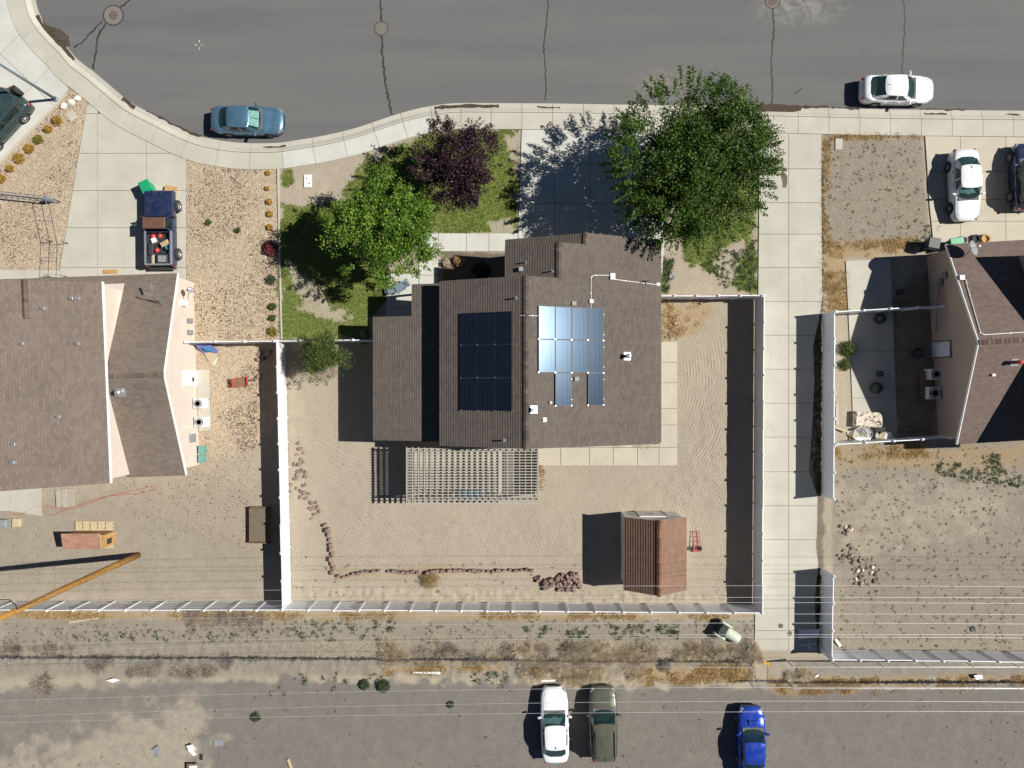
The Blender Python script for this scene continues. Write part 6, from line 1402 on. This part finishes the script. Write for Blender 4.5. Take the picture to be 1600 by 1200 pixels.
sheet('foam_mat', 'teal mat lying on the lilac blue one', 'mat', [(322, 543.5, .62), (332, 544, .55), (339, 551, .34), (325, 549, .4)], 'teal_cloth', .06); sheet('tarp', 'beige tarp crumpled below the lilac and teal mats', 'tarp', [(320, 552, .15), (330, 550, .2), (340, 553, .12), (335, 566, .05), (330, 569, .04), (324, 561, .08)], 'tan_cloth', .03)
sheet('tarp', 'pale grey cloth scrap below the beige tarp', 'tarp', [(333, 566, .05), (341, 556, .06), (338, 569, .05), (332, 572, .05)], 'tarp', .02)
for y, l in ((702, 'teal plastic crate nearer the air conditioners'), (716, 'teal plastic crate nearer the house corner')):
    q = P(318.5, y); t = thing('storage_crate', l, 'crate', (q.x, q.y, 0)); MB().bbox((0, 0, .2), (.36, .5, .4), 0, .02).build('crate_body', M['teal_plastic'], t, world=False); MB().box((0, 0, .41), (.4, .54, .03)).build('lid', M['teal_plastic'], t, world=False)
# ---- roof aerial of the left house, dishes
q = onroof(252, 466, zlow); t = thing('tv_aerial', 'long metal television aerial on the taupe house roof', 'antenna', q, R_(-18))
MB().tube((.35, -.25, -.1), (.0, 0, 1.1), .03).build('mast', M['galv'], t, world=False); MB().tube((-.55, 0, 1.1), (.75, 0, 1.1), .025).build('boom', M['galv'], t, world=False)
for k in range(4): MB().tube((-.5 + k * .12, -.10, 1.1), (-.5 + k * .12, .10, 1.1), .012, n=6).build('element', M['galv'], t, world=False)
MB().bar((-.1, .3, 1.15), (-.3, .75, 1.2), .12, .04).build('reflector', M['galv'], t, world=False); MB().path([(0, 0, 1.1), (.5, -.45, -.05)], .02, 6).build('stay', M['galv'], t, world=False)
def dish(label, px, py, f, r, rz, h=.7):
    q = onroof(px, py, f); t = thing('satellite_dish', label, 'satellite dish', q, rz)
    MB().path([(-.3, -.5, -.05), (-.1, -.2, h * .6), (0, 0, h)], .03, 6).build('mast', M['galv'], t, world=False)
    R = Matrix.Rotation(R_(38), 3, 'Y'); MB().lathe((0.05, 0, h), [(.03, 0), (r * .5, .03), (r, .12), (r, .135), (r * .5, .045), (.03, .02)], 20, R).build('dish', M['grey_plastic'], t, world=False, smooth=True)
    MB().path([(0, 0, h), (.25, 0, h + .45)], .015, 6).build('feed_arm', M['galv'], t, world=False); MB().box((.26, 0, h + .46), (.1, .1, .1)).build('feed_horn', M['white_paint'], t, world=False)
dish('grey satellite dish on the corner of the mauve brown roof', 1506, 392, zrl, .48, R_(20))
dish('dark satellite dish on the edge of the cream gable', 298, 455, lambda x, y: 2.0, .22, R_(10), .3)
# ---- metal pipe frame (left yard)
t = thing('metal_rack', 'low welded pipe frame standing on gravel beside the concrete driveway', 'frame', P(75, 380)); zf = .8
rails_ = [[(56, 311), (70, 372), (68, 432)], [(70, 308), (84, 373), (81, 432)], [(82, 310), (96, 377), (94, 432)]]
for r_ in rails_: MB().path([P(*p_, zf) for p_ in r_], .014, 6).build('rail', M['galv'], t)
for k, (a, b) in enumerate((((62, 338), (89, 340)), ((70, 374), (96, 377)), ((69, 402), (95, 404)), ((68, 428), (94, 429)))): MB().tube(P(*a, zf), P(*b, zf), .014, n=6).build('crossbar', M['galv'], t)
for x, y in ((70, 374), (96, 377), (68, 430), (94, 430), (57, 312), (83, 311)): MB().tube(P(x, y, zf), P(x, y, zf) * Vector((1, 1, 0)) if False else Vector((*P(x, y, zf).xy, -.1)), .025, n=6).build('leg', M['dark_metal'], t)
t = thing('lattice_mast', 'grey lattice mast lying on supports over the gravel', 'mast', P(35, 305))
for dy, z in ((-4, .55), (4, .55), (0, .85)): MB().path([P(-60, 298 + dy, z), P(0, 303 + dy, z), P(74, 311 + dy, z)], .024, 6).build('chord', M['hot_galv'], t)
for k in range(14):
    x = -55 + k * 9.5; y = 298 + (x + 60) * .097
    MB().tube(P(x, y - 4, .55), P(x + 4.5, y, .85), .012, n=5).build('brace', M['hot_galv'], t); MB().tube(P(x + 4.5, y, .85), P(x + 9, y + 4, .55), .012, n=5).build('brace', M['hot_galv'], t)
MB().lathe(P(76, 312, .45), [(.14, -.45), (.14, .35), (.10, .4)], 14).build('drum', M['hot_galv'], t); MB().tube(P(5, 303, .55), Vector((*P(5, 303).xy, -.05)), .03).build('support', M['dark_metal'], t)
q = P(112, 181); o = tag(MB().bbox(q + Vector((0, 0, .01)), (.62, .5, .08), R_(-55), .02).build('utility_cover', M['concrete']), 'square concrete lid in the gravel planter corner', 'utility cover')
q = P(481, 283); t = thing('utility_cover', 'white utility cover with two dark holes on the bare lawn soil', 'utility cover', (q.x, q.y, 0)); MB().bbox((0, 0, .03), (.5, .85, .1), 0, .03).build('lid', M['white_paint'], t, world=False)
for x, y in ((-.06, .18), (.1, -.16)): MB().lathe((x, y, .08), [(.05, 0), (.05, .006)], 10).build('hole', M['black_plastic'], t, world=False)
q = P(1310, 225.5); tag(MB().bbox(q + Vector((0, 0, .02)), (.48, .75, .1), 0, .02).build('utility_cover', M['concrete']), 'pale rectangular lid in the dry front yard', 'utility cover')
q = P(1050, 432); t = thing('utility_cover', 'grey meter cover in sandy soil behind the large tree', 'utility cover', (q.x, q.y, 0), -.2); MB().bbox((0, 0, .04), (.4, .28, .1), 0, .02).build('lid', M['grey_plastic'], t, world=False); MB().box((.08, 0, .10), (.06, .16, .02)).build('handle', M['dark_metal'], t, world=False)
# ---- hand truck, patio set
q = P(1087, 844); t = thing('hand_truck', 'red two wheeled hand truck lying on the dirt beside the shed', 'hand truck', (q.x, q.y, .04), R_(2))
for s_ in (-1, 1): MB().path([(s_ * .28, -.5, .12), (s_ * .2, .45, .1), (s_ * .16, .62, .12)], .022, 6).build('side_rail', M['red_dust'], t, world=False); MB().lathe((s_ * .27, -.52, .14), [(.14, -.05), (.15, 0), (.14, .05)], 12, Matrix.Rotation(math.pi / 2, 3, 'Y')).build('wheel', M['black_rubber'], t, world=False)
for y in (-.35, -.05, .25, .6): MB().tube((-.24, y, .11), (.24, y, .11), .016, n=6).build('crossbar', M['red_dust'], t, world=False)
MB().box((0, -.66, .1), (.5, .2, .02)).build('toe_plate', M['red_dust'], t, world=False); MB().tube((0, -.5, .12), (0, .6, .12), .02, n=6).build('spine', M['red_dust'], t, world=False)
def chair(label, px, py, rz):
    q = P(px, py); t = thing('patio_chair', label, 'chair', (q.x, q.y, .045), rz); m_ = M['hot_galv']
    MB().bbox((0, 0, .43), (.46, .46, .03), 0, .01).build('seat', m_, t, world=False)
    for k in range(7): a = -.2 + k * .067; MB().tube((-.22, a, .44), (-.32, a * .9, .9), .009, n=5).build('back_slat', m_, t, world=False)
    MB().path([(-.22, -.23, .44), (-.33, -.2, .85), (-.35, 0, .95), (-.33, .2, .85), (-.22, .23, .44)], .016, 6).build('back_frame', m_, t, world=False)
    for a in (-.2, .2):
        for b in (-.2, .2): MB().tube((a, b, 0), (a, b, .43), .013, n=6).build('leg', m_, t, world=False)
        MB().path([(-.24, a * 1.15, .66), (.15, a * 1.15, .66), (.2, a * 1.15, .42)], .014, 6).build('armrest', m_, t, world=False)
chair('grey metal patio chair on the small porch patio, house side', 634, 446, R_(215)); chair('grey metal patio chair on the small porch patio, lawn side', 613, 455, R_(20))
q = P(626, 451); t = thing('patio_side_table', 'square grey metal table between the porch patio chairs', 'table', (q.x, q.y, .045), R_(35)); MB().bbox((0, 0, .52), (.6, .6, .03), 0, .01).build('table_top', M['hot_galv'], t, world=False)
for a in (-.25, .25):
    for b in (-.25, .25): MB().tube((a, b, 0), (a, b, .52), .016, n=6).build('leg', M['hot_galv'], t, world=False)
# ---- junk patio of the right house
def mattress():
    t_ = NT('scorched_mattress'); p = t_.pos(); n_ = t_.ramp(t_.noise(p, 5.5, 6, .75), .50, .60)
    return t_.done(t_.bsdf(t_.mix(n_, A(226, 214, 196), A(70, 56, 44)), .95, t_.bump(t_.noise(p, 8, 4), .6, .05)))
q = P(1353, 655); t = thing('mattress', 'scorched white mattress lying on the junk pile', 'mattress', (q.x, q.y, .05), R_(-3)); MB().bbox((0, 0, .22), (1.85, 1.0, .36), 0, .09).build('mattress_body', mattress(), t, world=False); MB().box((0, 0, .03), (1.7, .9, .06)).build('mattress_base', M['wood_pale'], t, world=False)
jb = [('plank', 'pale plank sticking out of the junk pile at the fence', [(1304, 666, .2), (1324, 673, .35), (1323, 676, .35), (1303, 669, .2)], 'wood_pale', 'plank'), ('plank', 'grey board at the fence end of the junk pile', [(1304, 630, .15), (1309, 628, .15), (1310, 664, .15), (1305, 664, .15)], 'wood_grey', 'plank'),
      ('plastic_sheet', 'white crumpled plastic sheet at the end of the junk pile', [(1380, 676, .3), (1386, 674, .4), (1396, 683, .15), (1394, 687, .1), (1379, 686, .2)], 'white_paint', 'sheet'), ('cushion', 'beige cushion standing on the junk pile', [(1370, 676, .5), (1378, 673, .6), (1376, 686, .4), (1367, 688, .35)], 'tan_cloth', 'cushion'),
      ('tarp', 'dark tarp bundle behind the scorched mattress', [(1363, 670, .3), (1373, 664, .45), (1380, 668, .4), (1372, 680, .3)], 'dark_tarp', 'tarp'), ('cardboard_sheet', 'flattened cardboard beside the junk pile', [(1326, 680, .08), (1340, 681, .08), (1340, 687, .08), (1327, 688, .08)], 'cardboard', 'cardboard'),
      ('plank', 'long board lying in the shade by the rear patio fence', [(1395, 677, .1), (1440, 679, .1), (1440, 681, .1), (1395, 679, .1)], 'wood_grey', 'plank'), ('plank', 'crossed board in the shaded junk near the house', [(1412, 664, .1), (1446, 671, .1), (1446, 673, .1), (1412, 667, .1)], 'wood_brown', 'plank'),
      ('bench_board', 'long brown bench boards beside the shaded air conditioners', [(1433, 580, .4), (1441, 580, .4), (1443, 632, .4), (1436, 632, .4)], 'wood_brown', 'bench'),
      ('broken_fence_section', 'white fallen fence panel leaning in the driveway shade', [(1247, 983, .1), (1276, 980, .5), (1276, 990, .45), (1247, 999, .1)], 'white_vinyl', 'panel'), ('fallen_board', 'thin white board lying across the driveway end', [(1250, 1008, .07), (1273, 1002.5, .2), (1274, 1005, .2), (1251, 1009.5, .07)], 'white_vinyl', 'board'),
      ('fallen_board', 'short blue white board beside the fallen fence panel', [(1261, 1000, .1), (1266, 1000, .1), (1267, 1014, .07), (1261, 1015, .07)], 'white_vinyl', 'board'), ('fallen_board', 'white board slanting beside the leftover fence corner', [(1301, 997, .3), (1304, 995, .35), (1315, 1008, .06), (1311, 1011, .06)], 'white_vinyl', 'board'),
      ('crate_pile', 'pale wooden crate broken against the leftover fence', [(1288, 985, .7), (1291, 984, .7), (1297, 992, .5), (1296, 1000, .4), (1287, 996, .5)], 'wood_pale', 'crate'), ('paper_scrap', 'small white triangular scrap behind the weedy yard fence', [(1271, 1058, .06), (1278, 1052, .08), (1278, 1057, .06)], 'white_paint', 'scrap'),
      ('styrofoam_box', 'white box lying behind the weedy yard fence', [(1518, 1053, .25), (1531, 1052, .25), (1532, 1058, .25), (1522, 1060, .25)], 'white_paint', 'box'), ('rubber_mat', 'dark mat lying on the weedy grey yard', [(1515, 981, .06), (1521, 978, .08), (1524, 983, .06), (1518, 987, .06)], 'black_plastic', 'mat'),
      ('dark_board', 'dark square board on the gravel lot near the sandy patch', [(335, 1155, .06), (349, 1155, .06), (349, 1165, .06), (335, 1165, .06)], 'grey_plastic', 'board'), ('plastic_tub', 'broken white tub on the sandy corner of the lot', [(293, 1163, .2), (303, 1160, .3), (309, 1168, .25), (304, 1173, .15), (308, 1178, .1), (303, 1180, .1), (296, 1171, .2)], 'white_paint', 'tub'),
      ('dark_board', 'small dark strip beside the broken white tub', [(313, 1178, .06), (317, 1178, .06), (317, 1187, .06), (313, 1187, .06)], 'black_plastic', 'board'), ('rust_box', 'rusty box with white lining at the bottom edge of the lot', [(295, 1190, .3), (312, 1190, .3), (312, 1206, .3), (295, 1206, .3)], 'wood_brown', 'box'), ('white_liner', 'white liner inside the rusty box', [(299, 1193, .33), (311, 1192, .33), (311, 1205, .33), (299, 1205, .33)], 'white_paint', 'liner'),
      ('soil_heap_cloth', 'grey crumpled cloth on the sandy corner of the lot', [(238, 1170, .1), (248, 1163, .16), (252, 1170, .14), (254, 1179, .1), (248, 1182, .08), (242, 1174, .1)], 'grey_plastic', 'cloth'), ('pipe_scrap', 'white pipe lying at the brush beside the white sedan', [(846, 1061.5, .1), (868, 1061, .1), (868, 1064, .1), (846, 1064.5, .1)], 'white_paint', 'pipe'),
      ('plank', 'white weathered plank in the rusty weeds', [(645, 1049, .08), (688, 1049, .08), (688, 1053, .08), (645, 1051, .08)], 'white_paint', 'plank'), ('plank', 'pale plank lying behind the back fence by the pole', [(108, 971, .06), (156, 964, .06), (156, 966, .06), (108, 974, .06)], 'wood_pale', 'plank'), ('plank', 'leaning pale stick on the gravel lot bottom edge', [(449, 1186, .1), (452, 1184, .1), (460, 1204, .1), (456, 1206, .1)], 'wood_pale', 'plank'),
      ('broken_sign', 'broken white board and rod in the grey brush', [(167, 1062, .12), (180, 1058, .2), (190, 1061, .15), (178, 1066, .12)], 'white_paint', 'board'), ('plank', 'orange brown board on the driveway beside the pickup tailgate', [(163, 422, .12), (184, 421.5, .12), (184, 427, .12), (163, 428, .12)], 'wood_orange', 'plank'),
      ('yellow_post', 'yellow fallen post at the chain link corner', [(1191, 1032, .15), (1203, 1035, .15), (1204, 1039, .15), (1192, 1036, .15)], 'yellow_paint', 'post')]
for nm, l, pts, m_, ct in jb:
    o = sheet(nm, l, ct, pts, m_, .05)
# bins and bags in the shade
for (x, y, l, s_) in ((1372, 498, 'dark covered barbecue on the shaded patio near the fence', .7), (1366, 606, 'black plastic bag heap on the shaded patio slab', .75), (1432, 552, 'black covered chair in the shade near the window', .7), (1373, 584, 'small black planter in the shaded patio middle', .4), (1404, 457, 'dark bucket on the shaded soil beside the patio slab', .45)):
    q = P(x, y); t = thing('covered_object', l, 'bag', (q.x, q.y, .04), random.uniform(0, 1)); MB().lathe((0, 0, 0), [(s_ * .5, 0), (s_ * .55, s_ * .3), (s_ * .45, s_ * .7), (s_ * .2, s_ * .95), (.03, s_)], 7).build('cover', M['dark_tarp'], t, world=False); MB().lathe((0, 0, s_ * .9), [(s_ * .12, 0), (s_ * .16, s_ * .12), (.02, s_ * .2)], 6).build('knot', M['black_plastic'], t, world=False)
q = P(1340, 678); t = thing('hose_coil', 'tangled grey hose coil in front of the scorched mattress', 'hose', (q.x, q.y, .05))
for k in range(5): MB().path([(math.cos(a / 3.0) * (.4 + .06 * k) + .1 * (k - 2), math.sin(a / 3.0) * (.28 + .05 * k), .06 + .05 * k + .05 * math.sin(a)) for a in range(0, 20)], .022, 5).build('hose_loop', M['galv'], t, world=False)
for (x, y, r, l, m_) in ((1537, 374, .33, 'tan tyre ring leaning at the mauve house driveway', 'cardboard'), (1522, 374, .30, 'black tyre at the mauve house driveway edge', 'black_rubber'), (1503, 376, .28, 'dark round pot at the mauve house driveway edge', 'grey_plastic')):
    q = P(x, y); t = thing('tyre', l, 'tyre', (q.x, q.y, .05)); MB().lathe((0, 0, 0), [(r * .6, .02), (r * .95, 0), (r, .06), (r, .16), (r * .92, .22), (r * .62, .2), (r * .58, .1)], 18).build('ring', M[m_], t, world=False); MB().lathe((0, 0, .01), [(r * .6, 0), (r * .6, .04)], 14).build('fill', M['black_plastic'], t, world=False)
# tarp-covered seat by the driveway end
q = P(1133, 985); t = thing('discarded_recliner', 'overturned pale green recliner dumped beside the driveway end', 'armchair', (q.x, q.y, 0), R_(-32))
MB().lathe((.35, 0, .28), [(.05, -.62), (.30, -.60), (.36, -.3), (.36, .3), (.30, .60), (.05, .62)], 12, Matrix.Rotation(math.pi / 2, 3, 'Y')).build('backrest', M['tarp'], t, world=False, smooth=True)
MB().bbox((-.42, 0, .38), (.62, .95, .70), 0, .12).build('seat_base', M['dark_tarp'], t, world=False)
for s_ in (-1, 1): MB().bbox((-.35, s_ * .45, .45), (.8, .16, .5), 0, .06).build('armrest', M['tarp'], t, world=False)
MB().path([(.95, -.2, .1), (1.05, .0, .25), (.95, .25, .1)], .02, 6).build('footrest_bar', M['dark_metal'], t, world=False)
# loose bricks by the front fence gate
for (x, y, l) in ((1055, 505, 'broken grey block in the dry weeds beside the house'), (1046, 522, 'dark block near the walkway end'), (1095, 474, 'dark stone at the short fence foot')): stone('rock', l, x, y, .16, 'stone', None)
# joints of flashing: nothing else
for o in bpy.data.objects:
    if o.type == 'MESH' and o.data.polygons and o.get('category') in ('mat', 'tarp', 'plank', 'sheet', 'cushion', 'cardboard', 'bench', 'panel', 'board', 'crate', 'scrap', 'box', 'tub', 'liner', 'cloth', 'pipe', 'post'):
        if o.parent is None and o.data.polygons[0].normal.z < 0: o.data.flip_normals()
